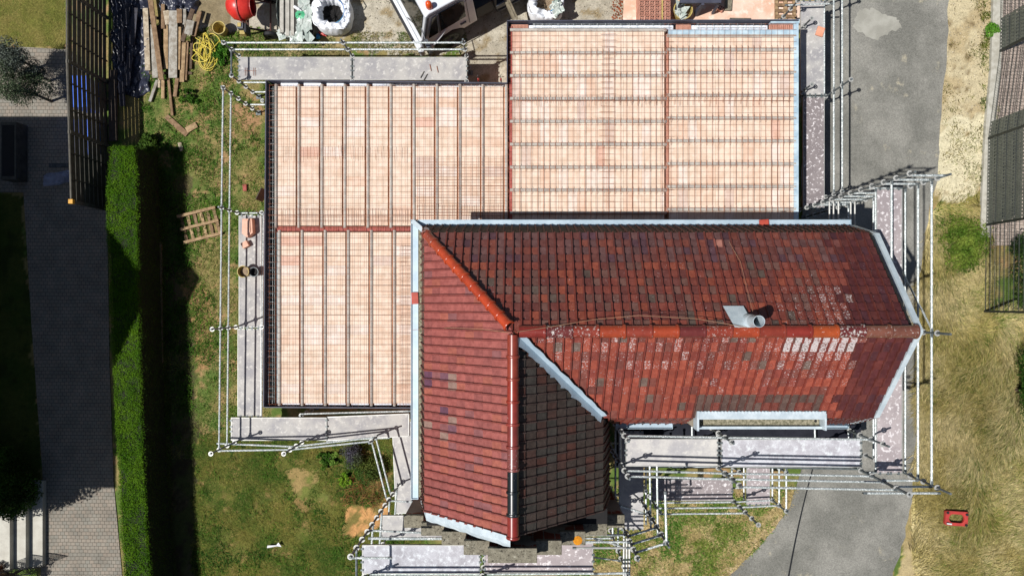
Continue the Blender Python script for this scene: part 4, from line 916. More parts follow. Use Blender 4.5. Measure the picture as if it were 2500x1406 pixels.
bush('shrub', 'dark green climbing shrub behind the open mesh panel of the right fence', 'shrub', 2545, 670, .9, .75, 1.0, .8, 16000, .028, S(44,70,30), S(84,110,50), lumps=14)
bush('lavender', 'purple grey lavender bush beside the lower side deck', 'plant', 868, 1108, .3, .42, .38, .3, 4500, .018, S(96,92,108), S(90,104,60))
bush('shrub', 'leafy weed clump growing under the corner of the lower left scaffold', 'plant', 905, 1150, .25, .5, .4, .25, 4500, .025, S(66,90,40), S(110,120,58))
bush('shrub', 'low ivy clump at the top end of the hedge by the fence', 'plant', 362, 352, .2, .3, .3, .25, 3500, .03, S(48,76,28), S(84,112,44))
bush('shrub', 'tiny green weed clump against the concrete footing of the right fence', 'plant', 2424, 68, .12, .22, .22, .15, 1600, .025, S(80,130,40), S(110,160,60))

def blades(name, px0, px1, py0, py1, n, mask, ln, wd, lean, ca_, cb_, dirf=None, label=None, thr=None, seed=1, sc=1.2, up=.6):
    px = rng.uniform(px0, px1, n); py = rng.uniform(py0, py1, n); k = HC/F; x = (px-NX)*k; y = (NY-py)*k
    _, rd, n1, n2 = ground_col(x, y); keep = np.isin(rd, mask)
    if thr is not None: keep &= (fbm(x, y, sc, seed) > thr+rng.normal(0, .05, n))
    for poly in NOGO: keep &= ~inpoly(px, py, poly)
    x = x[keep]; y = y[keep]; n = len(x)
    if n == 0: return None
    th = rng.uniform(0, 2*PI, n) if dirf is None else dirf(x, y)+rng.normal(0, .6, n)
    l_ = ln*rng.uniform(.5, 1.3, n); le = lean*rng.uniform(.5, 1.3, n)
    d = np.stack([np.cos(th), np.sin(th), np.zeros(n)], 1); s_ = np.stack([-np.sin(th), np.cos(th), np.zeros(n)], 1)
    p0 = np.stack([x, y, np.full(n, -.01)], 1); w_ = (wd*rng.uniform(.6, 1.3, n))[:, None]
    pm = p0+d*(l_*le*.45)[:, None]+np.array([0,0,1.])*(l_*up*.7)[:, None]; pt = p0+d*(l_*le)[:, None]+np.array([0,0,1.])*(l_*up*.85)[:, None]
    v = np.stack([p0-s_*w_, p0+s_*w_, pm+s_*w_*.7, pt, pm-s_*w_*.7], 1).reshape(-1, 3)
    t = np.clip((fbm(x, y, 1.5, seed+7, 6)-.36)*3.4+rng.normal(0, .22, n), 0, 1)
    o = rawmesh(name, v, 5, colmix(ca_, cb_, n, .42, t), M['blade']); tag(o, label, None, kind='stuff'); return o
RI = {r[0]: i for i, r in enumerate(REG)}
NOGO = [[(-900,116),(60,118),(172,124),(255,300),(262,520),(268,900),(278,1180),(300,1420),(340,1900),(60,1900),(108,1300),(104,1150),(78,800),(58,470),(-900,470)],
        [(2055,-900),(2316,-900),(2316,0),(2312,100),(2302,240),(2290,420),(2268,520),(2242,700),(2240,1000),(2230,1200),(2210,1310),(2175,1420),(1780,1406),(1862,1325),(1930,1235),(1958,1150),(1958,260)],
        [(1010,560),(1000,1100),(1960,1100),(1960,240),(1240,240),(1240,190),(655,190),(655,985),(1000,985)]]
blades('short_grass', 455, 1040, 1060, 1440, 90000, [RI['sw'], RI['rough'], RI['weedsoil']], .035, .004, 1.0, S(98,112,50), S(146,136,76), label='thin worn turf of the bottom left lawn', up=.25, seed=47)
blades('short_grass', 345, 660, 60, 1120, 40000, [RI['rough'], RI['hedgesoil'], RI['grassN']], .035, .004, 1.0, S(100,120,58), S(164,146,98), label='thin worn turf along the left scaffold', up=.25, seed=49)
A3 = [RI['rough'], RI['grassN'], RI['soilW'], RI['soilW2'], RI['hedgesoil']]
blades('grass', 340, 660, 60, 1120, 60000, A3, .085, .006, .8, S(78,124,42), S(150,150,84), label='patchy grass along the left scaffold', thr=.44, seed=31, sc=2.2, up=.45)
blades('tall_grass', 345, 660, 60, 1120, 26000, A3, .15, .0065, .9, S(66,120,36), S(112,154,54), label='lush green tufts along the left scaffold', thr=.55, seed=33, sc=1.7)
blades('grass', 545, 1140, 80, 145, 12000, [RI['grassN'], RI['yard']], .08, .006, .8, S(104,130,60), S(172,156,108), label='thin grass strip behind the upper deck', thr=.45, seed=35, sc=1.6)
blades('lawn', -80, 170, -60, 120, 32000, [RI['lawnNW']], .05, .004, .8, S(130,138,64), S(172,160,94), label='sunny lawn at the top left', up=.35)
blades('lawn', 455, 1040, 1060, 1440, 110000, [RI['sw'], RI['weedsoil'], RI['soilS2'], RI['rough']], .075, .005, .9, S(76,108,36), S(140,136,66), label='rough lawn at the bottom left', thr=.40, seed=41, sc=1.6, up=.35)
blades('tall_grass', 455, 1040, 1060, 1440, 22000, [RI['sw'], RI['weedsoil'], RI['rough']], .15, .006, .9, S(54,98,32), S(96,132,44), label='taller weeds in the rough lawn', thr=.56, seed=43, sc=2.0, up=.45)
blades('grass', 1360, 1960, 1190, 1440, 60000, [RI['s'], RI['edge2'], RI['rough']], .11, .006, .9, S(92,146,50), S(146,166,74), label='green tufts in front of the house', thr=.52, seed=51, sc=2.0, up=.5)
blades('dry_grass', 1360, 1960, 1190, 1440, 40000, [RI['s'], RI['edge2'], RI['rough']], .10, .005, 1., S(220,198,146), S(196,176,120), label='bleached grass in front of the house', up=.35)
sw = lambda x, y: -1.05+(fbm(x, y, .45, 77, 3)-.5)*9
blades('long_dry_grass', 2225, 2560, 500, 1450, 120000, [RI['hay'], RI['edge'], RI['green2']], .36, .0040, 1.1, S(206,190,122), S(240,224,172), dirf=sw, label='long straw coloured grass right of the house', thr=.26, seed=55, up=.25)
blades('long_green_grass', 2240, 2560, 500, 1450, 80000, [RI['hay'], RI['green2']], .30, .005, 1.0, S(88,118,34), S(144,160,66), dirf=sw, label='greener long grass among the straw', thr=.40, seed=57, up=.28)
blades('grass', 2285, 2430, -50, 520, 9000, [RI['sand'], RI['sandhi'], RI['green2']], .08, .005, .9, S(112,120,52), S(150,134,84), label='sparse grass in the sandy verge', thr=.56, seed=59, sc=1.6)
blades('grass', 2395, 2435, -50, 480, 5000, [RI['sand'], RI['sandhi'], RI['green2'], RI['rough']], .11, .006, .9, S(92,122,40), S(140,138,66), label='green fringe along the right fence footing', thr=.5, seed=63, sc=1.8)

def pebbles(name, px0, px1, py0, py1, n, ca_, cb_, s0, s1, label):
    b = MB()
    for _ in range(n):
        p = P(random.uniform(px0, px1), random.uniform(py0, py1)); r_ = random.uniform(s0, s1); t = random.random(); c_ = [ca_[i]*(1-t)+cb_[i]*t for i in range(3)]
        b.col = (*c_, 0); h = r_*random.uniform(.4, .8); a = random.random()*6
        ring = [(p.x+math.cos(a+k*1.257)*r_*random.uniform(.7,1.2), p.y+math.sin(a+k*1.257)*r_*random.uniform(.7,1.2), .0) for k in range(5)]
        b.add(ring+[(p.x, p.y, h)], [(k, (k+1) % 5, 5) for k in range(5)])
    o = b.build(name, M['ground']); tag(o, label, None, kind='stuff')
pebbles('gravel', 860, 1520, 0, 200, 1500, S(215,208,190), S(120,108,88), .006, .022, 'loose gravel in the yard round the truck')
pebbles('gravel', 2300, 2425, 0, 500, 1500, S(225,214,186), S(110,92,66), .006, .02, 'small stones in the sandy verge')
pebbles('rubble', 1495, 1522, 0, 52, 90, S(170,95,62), S(120,70,50), .012, .035, 'brown rubble beside the concrete pad')
pebbles('road_spots', 2060, 2300, 0, 500, 120, S(60,58,54), S(84,80,74), .006, .03, 'dark oil spots and crumbs on the upper road')
pebbles('gravel', 1955, 2300, 0, 1400, 360, S(225,222,210), S(90,84,74), .004, .012, 'specks and crumbs scattered on the road')

bush('weed', 'low broadleaf weed clump on bare soil below the bend of the lower left scaffold rail', 'plant', 800, 1125, .1, .34, .26, .12, 2600, .032, S(78,118,44), S(130,156,70), 'weed clumps in the rough lawn')
bush('weed', 'bright yellow green weed beside the purple lavender', 'plant', 842, 1172, .12, .2, .24, .14, 1800, .028, S(110,160,40), S(150,180,60), 'weed clumps in the rough lawn')
bush('weed', 'green weed tuft growing right of the fallen board offcut by the hedge top', 'plant', 462, 236, .1, .3, .28, .14, 2600, .03, S(60,104,36), S(104,140,54), 'weed clumps in the rough lawn')
bush('weed', 'green weed tuft at the upper left scaffold corner beside the hose', 'plant', 545, 135, .1, .3, .42, .14, 3000, .03, S(70,122,40), S(112,156,60), 'weed clumps in the rough lawn')
b = MB()
for k in range(130):
    a = random.random()*6.3; c0 = P(895+random.uniform(-45,45), 1195+random.uniform(-40,40), .02); l_ = random.uniform(.15,.5)
    b.col = (*rc(pick([(1, S(150,92,56)), (1, S(176,132,84)), (1, S(110,78,52))])), 0); b.path([c0, c0+Vector((math.cos(a)*l_*.5, math.sin(a)*l_*.5, random.uniform(.05,.14))), c0+Vector((math.cos(a+.3)*l_, math.sin(a+.3)*l_, .03))], .005, 3)
tag(b.build('dead_brushwood', M['blade']), 'tangle of dead brown stems on the bare soil by the lower side deck', None, kind='stuff')

# ------------------------------------------------------------------ slatted wooden fence on the left
wf = thing('wooden_fence', 'dark slatted wooden fence with light showing through its gaps at the top left', 'fence', (-12.15, 6.5, 0))
YP = [10.2, 8.32, 6.435, 4.54, 2.67]
fxw = lambda y: -12.22+(6.5-y)*.03 if y < 6.5 else -12.22
for i, y in enumerate(YP):
    x = fxw(y); b = MB(); b.box(x-.045, x+.045, y-.045, y+.045, 0, 1.86)
    if i == 4: b.box(x-.06, x+.06, y-.06, y+.06, 1.80, 1.90, mi=1)
    b.build('post', [M['fencer'], mat('yellow_cap', S(225,165,50), S(205,150,45), 6, .6)], wf, bevel=.006)
for ya, yb_ in zip(YP[:-1], YP[1:]):
    b = MB(); last = False
    for k in range(9):
        z0 = .04+k*.2; g_ = .030 if yb_ > 3 else .020
        b.beam((fxw(ya), ya-.05, z0+.1), (fxw(yb_), yb_+.05, z0+.1), .010, .2-g_-random.uniform(0, .003))
    b.build('slat_panel', M['fencew'], wf)
    for t in (.30, .68):
        y = ya+(yb_-ya)*t; b = MB(); b.box(fxw(y)+.014, fxw(y)+.034, y-.02, y+.02, .03, 1.84); b.build('batten', M['fencew'], wf)
    b = MB(); b.beam((fxw(ya), ya, 1.875), (fxw(yb_), yb_, 1.875), .035, .02); b.build('top_rail', M['fencer'], wf)
for nm, (x0, x1, y0, y1, h), lab in (('storage_box', (-12.85,-12.36,5.5,6.4,.75), 'bright blue plastic box seen through the fence gaps, the upper of two'), ('storage_box', (-12.82,-12.30,4.15,5.15,.75), 'bright blue plastic box behind the fence, the lower one by the house shadow')):
    b = MB(); b.box(x0+.02, x1-.02, y0+.02, y1-.02, .012, h-.05); b.box(x0, x1, y0, y1, h-.05, h); tag(b.build(nm, M['bluebox'], bevel=.015), lab, 'box', 'blue boxes behind the wooden fence')

# ------------------------------------------------------------------ mesh fence on the right
mf = thing('mesh_fence', 'rigid green wire mesh fence partly filled with dark woven slats at the right edge', 'fence', (14, 3, 0))
FB = [(2440,-84),(2436,128),(2408,340),(2403,550),(2400,760)]
FW = [P(x, y, 0) for x, y in FB]
for p in FW:
    b = MB(); b.box(p.x-.025, p.x+.025, p.y-.03, p.y+.03, 0, 1.85); b.build('post', M['meshd'], mf)
segs = [(0, 0, .63, 0), (0, .63, 1, 1), (1, 0, .81, 0), (1, .81, 1, 1), (2, 0, 1, 1), (3, 0, 1, 0)]
for i, t0, t1, sl_ in segs:
    p = FW[i].lerp(FW[i+1], t0); q = FW[i].lerp(FW[i+1], t1); L = (q-p).length; d = (q-p)/L
    b = MB(); s_ = .0
    while s_ < L: a = p+d*s_; b.tube((a.x, a.y, .1), (a.x, a.y, 1.8), .0035, 4); s_ += .05
    z = .1
    while z <= 1.81: b.tube((p.x+.008, p.y, z), (q.x+.008, q.y, z), .0055, 4); b.tube((p.x-.008, p.y, z), (q.x-.008, q.y, z), .0055, 4); z += .2
    b.build('wire_panel', M['meshd'], mf)
    if sl_:
        b = MB(); s_ = .025; k = 0
        while s_ < L-.01:
            a = p+d*s_; off = .009 if k % 2 else -.009
            for j in range(9):
                z0 = .1+j*.2+(.1 if k % 2 else 0); z1 = min(z0+.185, 1.82); 
                if z0 < 1.8: b.beam((a.x+off*(1 if j % 2 else -1), a.y, z0), (a.x+off*(1 if j % 2 else -1), a.y, z1), .044, .004, up=(1,0,0))
            s_ += .05; k += 1
        b.build('slat_panel', M['slatd'], mf)

# ------------------------------------------------------------------ truck
t = thing('truck', 'white flatbed lorry with an orange roof beacon parked at an angle above the scaffold', 'truck', (-3.36, 8.14, 0), rz=R(208.6))
HW = 1.2
b = MB()
prof = [(0,.62),(.0,1.30),(-.06,1.38),(-.36,2.52),(-.46,2.62),(-1.66,2.62),(-1.72,2.5),(-1.74,.85),(-1.30,.80),(-1.2,.95),(-.95,1.12),(-.62,1.05),(-.36,.75),(-.3,.55),(-.04,.5)]
n = len(prof)
def taper(z): return 0 if z < 1.4 else (z-1.4)*.075
ring = []
for sgn in (1, -1):
    ring += [(x, sgn*(HW-taper(z)-(0.06 if x > -.1 else 0)), z) for x, z in prof]
b.add(ring, [tuple(range(n)), tuple(range(2*n-1, n-1, -1))]+[(i, n+i, n+(i+1) % n, (i+1) % n) for i in range(n)])
body = b.build('cab', M['truckp'], t, world=False, bevel=.03)
# glass
b = MB(); e = .012
def ws(u, v): x = -.08-(.26)*v; z = 1.42+1.06*v; return (x+e+.0, u*(HW-.10-taper(z)), z+.005)
b.add([ws(-1,0), ws(1,0), ws(1,1), ws(-1,1)], [(0,1,2,3)]); b.build('windscreen', M['glass'], t, world=False)
def side(x, z, s_=1, o=.012): return (x, s_*(HW-taper(z)+o), z)
for s_ in (1, -1):
    b = MB(); b.add([side(-.62,1.46,s_), side(-1.42,1.52,s_), side(-1.46,2.32,s_), side(-1.38,2.40,s_), side(-.72,2.40,s_)], [(0,1,2,3,4) if s_ < 0 else (4,3,2,1,0)]); w_ = b.build('side_window', M['glass'], t, world=False)
    b = MB(); b.add([side(-.24,1.42,s_), side(-.56,1.45,s_), side(-.64,2.36,s_), side(-.52,2.34,s_)], [(0,1,2,3) if s_ < 0 else (3,2,1,0)]); b.build('quarter_window', M['glass'], t, world=False)
    b = MB(); b.beam(side(-.10,1.36,s_,.006), side(-.42,2.48,s_,.006), .07, .02, up=(0,1,0)); b.beam(side(-.60,1.42,s_,.014), side(-.68,2.40,s_,.014), .05, .02, up=(0,1,0)); b.beam(side(-.10,1.38,s_,.01), side(-.10,.85,s_,-.05), .12, .03, up=(0,1,0)); b.build('pillar_trim', M['trim'], t, world=False)
    b = MB(); b.beam(side(-1.52,2.5,s_,.004), side(-1.50,1.0,s_,.004), .012, .008, up=(0,1,0)); b.beam(side(-.44,2.48,s_,.004), side(-1.6,2.48,s_,.004), .02, .02); b.build('door_seam', M['black'], t, world=False)
    b = MB(); b.box(-1.40, -1.22, s_*HW-.01*s_, s_*HW+.02*s_, 1.16, 1.22); b.build('door_handle', M['trim'], t, world=False)
    b = MB(); b.tube(side(-.16,2.2,s_,.02), (-.10, s_*(HW+.30), 2.15), .016, 6); b.tube((-.10, s_*(HW+.30), 2.15), (-.10, s_*(HW+.32), 1.45), .016, 6); b.tube((-.10, s_*(HW+.32), 1.45), side(-.14,1.42,s_,.02), .016, 6)
    b.box(-.17, -.06, s_*(HW+.33)-.11, s_*(HW+.33)+.11, 1.50, 2.02); b.build('mirror', M['trim'], t, world=False, bevel=.02)
    for wx in (-.82, -4.4):
        Mx = Matrix.Translation((wx, s_*(HW-.16), .5)) @ Matrix.Rotation(PI/2, 4, 'X'); b = MB()
        b.lathe([(.30,-.14),(.47,-.14),(.50,-.10),(.50,.10),(.47,.14),(.30,.14)], 28, Mx); wh = b.build('wheel', M['black'], t, world=False, smooth=True)
        b = MB(); b.lathe([(.001,-.06),(.12,-.06),(.16,-.12),(.29,-.13),(.31,-.13),(.31,.13),(.16,.12),(.001,.06)], 20, Mx)
        for k in range(8): a = k*PI/4; q = Mx @ Vector((.22*math.cos(a), .22*math.sin(a), 0)); b.tube((q.x, q.y-.15, q.z), (q.x, q.y+.15, q.z), .018, 6)
        b.build('rim', M['galvd'], wh, world=False)
b = MB(); b.box(-.02, .14, -HW+.02, HW-.02, .38, .70); b.box(.0, .10, -HW+.06, HW-.06, .72, .95); b.build('bumper', M['truckp'], t, world=False, bevel=.04)
b = MB(); b.box(.09, .155, -.8, .8, .76, .82); b.box(.09, .155, -.8, .8, .86, .91); b.box(.13, .16, -.7, .7, .46, .58); b.build('grille', M['black'], t, world=False)
for s_ in (1,-1):
    b = MB(); b.box(.05, .15, s_*.98-.14, s_*.98+.14, .52, .66); b.build('headlight', M['pwhite'], t, world=False, bevel=.02)
for s_ in (.45, -.35): b = MB(); b.beam((.0, s_*.9, 1.40), (-.14, s_*.9+.55, 1.66), .015, .012); b.build('wiper', M['black'], t, world=False)
b = MB(); b.lathe([(.09,2.63),(.09,2.70),(.075,2.86),(.03,2.90),(.001,2.90)], 16, Matrix.Translation((-.58,.96,0))); b.build('beacon', M['orange'], t, world=False, smooth=True)
b = MB(); b.lathe([(.001,2.66),(.17,2.66),(.2,2.65),(.2,2.62)], 20, Matrix.Translation((-1.0,.05,0))); b.build('roof_hatch', M['trim'], t, world=False)
b = MB(); b.beam((-.6,-.9,2.64), (-1.6,-.9,2.64), .02, .02); b.beam((-.6,.2,2.64), (-1.6,.2,2.64), .012, .015); b.build('roof_seam', M['trim'], t, world=False)
b = MB(); b.box(-6.6, -1.2, .30, .42, .62, .86); b.box(-6.6, -1.2, -.42, -.30, .62, .86); b.box(-2.3, -1.78, -1.1, 1.1, .7, 1.35)
b.box(-3.7, -2.4, .7, 1.12, .45, .95); b.tube((-2.4,.85,.9), (-3.4,.85,.9), .16, 12); b.box(-1.75, -1.25, -1.1, 1.1, .5, .7); b.build('chassis', M['black'], t, world=False, bevel=.01)
b = MB(); b.box(-6.8, -2.35, -1.22, 1.22, 1.05, 1.12, mi=0)
for k in range(7): b.box(-6.8, -2.35, -1.1+k*.34, -1.06+k*.34, 1.122, 1.13, mi=1)
b.box(-6.8, -2.33, 1.2, 1.24, 1.0, 1.2, mi=1); b.box(-2.36, -2.3, -1.22, 1.22, 1.05, 1.75, mi=0); b.build('flatbed', [M['black'], M['trim']], t, world=False)
b = MB()
for z in (.55,.75,.95): b.box(-3.6, -2.45, 1.13, 1.16, z, z+.04)
b.lathe([(.60, -.02), (.60, .30), (.57, .30), (.57, -.02)], 20, Matrix.Translation((-4.4, 1.2, .5)) @ Matrix.Rotation(PI/2, 4, 'X'), a0=R(10), a1=R(170)); b.build('side_guard', M['trim'], t, world=False)
b = MB(); a = P(1228,0,1.3); c_ = P(1255,48,.9); b.beam(a+Vector((-.1,.35,.1)), c_, .09, .09); b.beam(a+Vector((-.02,.35,.1)), c_+Vector((.10,0,0)), .05, .05)
tag(b.build('timber_pole', mat('grey_timber', S(150,140,118), S(122,112,92), 8, .85)), 'pair of weathered timber poles leaning behind the truck at the back edge of the floor', 'poles')

# ------------------------------------------------------------------ cement mixer
cx, cy = -7.88, 8.26
m_ = thing('cement_mixer', 'red cement mixer with its drum mouth turned right, between yellow bucket and wrapped pallet', 'cement mixer', (cx, cy, 0))
RX = Matrix.Translation((cx-.02, cy, .98)) @ Matrix.Rotation(PI/2, 4, 'Y') @ Matrix.Rotation(R(0), 4, 'X')
b = MB(); b.lathe([(.001,-.36),(.18,-.36),(.24,-.30),(.35,-.20),(.385,-.05),(.385,.03),(.36,.12),(.29,.26),(.24,.33),(.235,.33),(.28,.25),(.34,.12),(.36,.0),(.30,-.2),(.001,-.3)], 32, RX); dr = b.build('drum', M['red'], m_, smooth=True)
b = MB(); b.lathe([(.385,-.015),(.415,-.015),(.415,.03),(.385,.03)], 40, RX); b.lathe([(.236,.325),(.262,.325),(.262,.345),(.236,.345)], 28, RX); b.build('ring_gear', M['redpl'], dr)
b = MB(); a = R(0); 
for s_ in (1,-1): b.tube((cx+.02, cy+s_*.43, .98), (cx+.02, cy+s_*.43, .5), .03, 8); b.tube((cx+.02, cy+s_*.43, .5), (cx-.25, cy+s_*.45, .02), .028, 8); b.tube((cx+.02, cy+s_*.43, .5), (cx+.55, cy+s_*.42, .22), .03, 8)
b.tube((cx+.02,cy-.43,.55), (cx+.02,cy+.43,.55), .03, 8); b.tube((cx-.25,cy-.45,.05), (cx-.25,cy+.45,.05), .025, 8); b.tube((cx+.55,cy-.52,.22), (cx+.55,cy+.5,.22), .025, 8)
b.build('frame', mat('rusty_frame', S(92,52,42), S(72,44,38), 7, .7), m_)
for s_ in (1,-1):
    b = MB(); b.lathe([(.08,-.05),(.19,-.05),(.21,-.02),(.21,.02),(.19,.05),(.08,.05)], 22, Matrix.Translation((cx+.55, cy+s_*.52, .22)) @ Matrix.Rotation(PI/2, 4, 'X')); b.lathe([(.001,-.03),(.09,-.03),(.09,.03),(.001,.03)], 12, Matrix.Translation((cx+.55, cy+s_*.52, .22)) @ Matrix.Rotation(PI/2, 4, 'X')); b.build('wheel', M['black'], m_)
b = MB(); b.box(cx-.12, cx+.05, cy-.62, cy-.46, .72, 1.0, mi=0); b.box(cx-.10, cx+.0, cy-.58, cy-.47, 1.0, 1.03, mi=1); b.box(cx-.09, cx+.06, cy-.74, cy-.64, .74, .90, mi=1); b.box(cx+.05, cx+.12, cy-.70, cy-.46, .6, .96, mi=2); b.build('motor', [M['trim'], M['tan'], M['black']], m_, bevel=.01)
b = MB(); b.lathe([(.19,-.015),(.20,-.015),(.20,.015),(.19,.015)], 24, Matrix.Translation((cx+.10, cy+.62, 1.0)) @ Matrix.Rotation(PI/2, 4, 'X')); b.beam((cx-.09,cy+.62,1.0),(cx+.29,cy+.62,1.0),.02,.02); b.tube((cx+.1,cy+.43,1.0),(cx+.1,cy+.63,1.0),.015,6); b.build('handwheel', M['black'], m_)

# ------------------------------------------------------------------ buckets, tubs
def bucket(name, label, px, py, z, r, h, m, fill=None, tilt=(0,0), group=None):
    c0 = P(px, py, z+h); 
    o = thing(name, label, 'bucket', (c0.x, c0.y, z), group); o['_off'] = [0.,0.,0.]
    b = MB(); b.lathe([(.001,0),(r*.8,0),(r*.97,h*.96),(r*1.04,h*.96),(r*1.04,h),(r*.93,h),(r*.78,.02),(.001,.02)], 24); b.build('body', m, o, world=False, smooth=False)
    if fill: b = MB(); b.lathe([(.001,h*.5),(r*.84,h*.48)], 20); b.build('contents', M[fill], o, world=False)
    pts = [(r*math.cos(a)*1.02, r*math.sin(a)*1.02*.5-r*.6 if False else r*math.sin(a)*1.05, h*.98) for a in np.linspace(PI*1.05, PI*1.95, 10)]; b = MB(); b.path(pts, .004, 4); b.build('handle', M['galvd'], o, world=False)
    o.rotation_euler = (R(tilt[0]), R(tilt[1]), 0); return o
bucket('bucket', 'yellowish empty bucket on the bare ground between the timber pile and the cement mixer', 534, 68, .014, .185, .34, M['tan'])
bucket('bucket', 'tan mortar bucket with dried mix on the left scaffold deck', 593, 663, 1.506, .155, .3, M['tan'], 'sand')
bucket('bucket', 'grey bucket with dark contents beside the tan one on the left scaffold deck', 619, 664, 1.506, .125, .24, M['galvd'], 'dark')
o = bucket('tub', 'wide tan tub full of plastic wrap on the dusty concrete pad', 1668, 24, .03, .27, .36, M['tan'], 'sand'); o['category'] = 'tub'
b = MB()
for k in range(22):
    a = random.random()*6.28; r_ = random.random()*.24; c0 = P(1664, 24, .45); b.add([(c0.x+math.cos(a+j)*r_+random.uniform(-.1,.1), c0.y+math.sin(a+j)*r_+random.uniform(-.1,.1), .38+random.uniform(0,.14)) for j in range(3)], [(0,1,2)])
tag(b.build('plastic_wrap', M['clear']), 'crumpled clear plastic wrap stuffed in the tan tub', 'plastic wrap')

# ------------------------------------------------------------------ timber
WC = {'grey': S(178,174,164), 'pale': S(206,192,168), 'brown': S(150,122,92), 'dark': S(104,84,66), 'tan': S(184,156,118)}
PL = [ # x0,y0,x1,y1,width px, z, colour, label
 (354,20,360,172,13,.10,'pale','pale narrow board at the left side of the timber pile'),
 (373,60,378,190,14,.12,'grey','wide grey weathered board under the slanting brown beam'),
 (362,-30,393,195,12,.22,'brown','long brown beam lying slantwise on top of the timber pile'),
 (388,60,391,170,9,.05,'dark','dark narrow board deep between the grey and tan boards'),
 (397,10,397,70,9,.14,'brown','short brown board end at the top of the pile by the black sheet'),
 (404,58,404,168,11,.10,'tan','tan board left of the widest grey plank'),
 (404,26,410,60,14,.16,'pale','short pale board offcut at the top of the pile'),
 (422,26,421,190,21,.18,'grey','widest grey plank in the middle of the timber pile'),
 (437,66,434,170,9,.14,'tan','tan batten against the right side of the widest grey plank'),
 (437,22,437,56,13,.20,'brown','short brown block at the top right of the widest grey plank'),
 (449,22,450,60,9,.16,'grey','short grey board near the crossing beams'),
 (470,22,444,101,11,.30,'dark','dark brown beam crossing the right side of the pile'),
 (487,28,472,88,10,.26,'brown','shorter brown beam parallel to the dark crossing beam'),
 (465,50,458,84,19,.34,'grey','small grey board piece lying on the crossing beams'),
 (448,104,443,200,11,.10,'tan','tan board on the right of the pile below the crossing beams'),
 (457,100,452,196,7,.06,'brown','thin brown batten right of the pile in shadow'),
 (468,88,465,168,6,.06,'dark','thin dark batten beside the yellow hose'),
 (397,194,397,241,8,.06,'tan','board end sticking out below the timber pile'),
 (388,186,388,214,6,.05,'pale','short pale stub below the pile left of the tan board end'),
 (410,190,420,282,6,.06,'brown','long thin stake pointing down onto the grass from the pile'),
 (432,188,426,236,9,.06,'brown','brown board end sticking out below the widest plank'),
 (383,196,365,248,7,.06,'grey','thin grey board angled left out of the bottom of the pile'),
 (405,284,456,329,13,.02,'brown','loose brown board lying diagonally on the grass'),
 (454,318,479,304,15,.03,'tan','short tan offcut beside the end of the loose diagonal board'),
 (437,348,443,368,9,.02,'pale','little pale offcut on the grass near the top of the hedge'),
]
for x0, y0, x1, y1, wd, z, cn, lab in PL:
    zz = z+.03; a = P(x0, y0, zz); c_ = P(x1, y1, zz); b = MB(); b.col = (*rc(WC[cn], .08), 0)
    b.beam((a.x,a.y,z), (c_.x,c_.y,z), wd*.0118, .035 if wd > 8 else .05); tag(b.build('plank', M['wood'], bevel=.003), lab, 'plank', 'timber boards in and around the pile')
b = MB(); b.col = (*WC['dark'], 0)
for k in range(3): b.beam((P(350+k*8,40+k*70,0).x, P(0,40+k*70,0).y, .02), (P(470,60+k*60,0).x, P(0,60+k*60,0).y, .02), .08, .05)
tag(b.build('bearer', M['wood']), 'rough timber bearers under the board pile', 'bearer')
# strip board at the foot of the fence, board by the hedge
b = MB(); b.col = (*S(96,84,74), 0); b.beam(P(276,172,.1), P(276,345,.1), .24, .05); tag(b.build('plank', M['wood']), 'dark wide board flat on the ground at the foot of the slatted fence', 'plank')
b = MB(); b.col = (*S(150,135,112), 0); b.beam(P(388,590,.04), P(391,885,.04), .17, .05); tag(b.build('edging_board', M['wood']), 'brownish edging board on the soil in the shadow beside the hedge', 'board')
def sheetmesh(name, label, cat, x0, x1, y0, y1, z, amp, m, nx_=50, ny_=50, seed=3, freq=2.4, rag=.0, dome=0):
    a = P(x0, y1, 0); c_ = P(x1, y0, 0); b = MB(); vs = []
    for j in range(ny_+1):
        for i in range(nx_+1):
            u, v = i/nx_, j/ny_; x = a.x+(c_.x-a.x)*u; y = a.y+(c_.y-a.y)*v
            e = (fbm(np.array([x]), np.array([y]), freq, seed, 4)[0]-.5)*2; ex = rag*(vn(np.array([y]), np.array([x*.3]), 3, seed)[0]-.5); ey = rag*(vn(np.array([x]), np.array([y*.3]), 3, seed+5)[0]-.5)
            h = z+abs(e)*amp*1.6+dome*max(0, 1-((u-.5)**2+(v-.5)**2)*4)
            vs.append((x+ex*(abs(u-.5)*2), y+ey*(abs(v-.5)*2), h if 0 < i < nx_ and 0 < j < ny_ else z-.02))
    b.add(vs, [(j*(nx_+1)+i, j*(nx_+1)+i+1, (j+1)*(nx_+1)+i+1, (j+1)*(nx_+1)+i) for j in range(ny_) for i in range(nx_)])
    return tag(b.build(name, m, smooth=True), label, cat)
sheetmesh('black_sheet', 'wrinkled black plastic sheet on the ground striped by the fence shadow', 'plastic sheet', 272, 368, -40, 232, .02, .12, M['blacks'], 42, 84, 5, 3.4, .3)
sheetmesh('black_sheet', 'shiny black plastic sheet bunched at the top of the timber pile', 'plastic sheet', 394, 482, -30, 32, .03, .22, M['blacks'], 40, 26, 9, 4.2, .25)
sheetmesh('grey_tarp', 'grey tarpaulin crumpled on the shaded paving behind the fence', 'tarpaulin', 112, 190, 418, 452, .02, .16, mat('grey_tarp', S(165,170,190), S(140,145,165), 5, .6), 30, 20, 12, 4, .3)
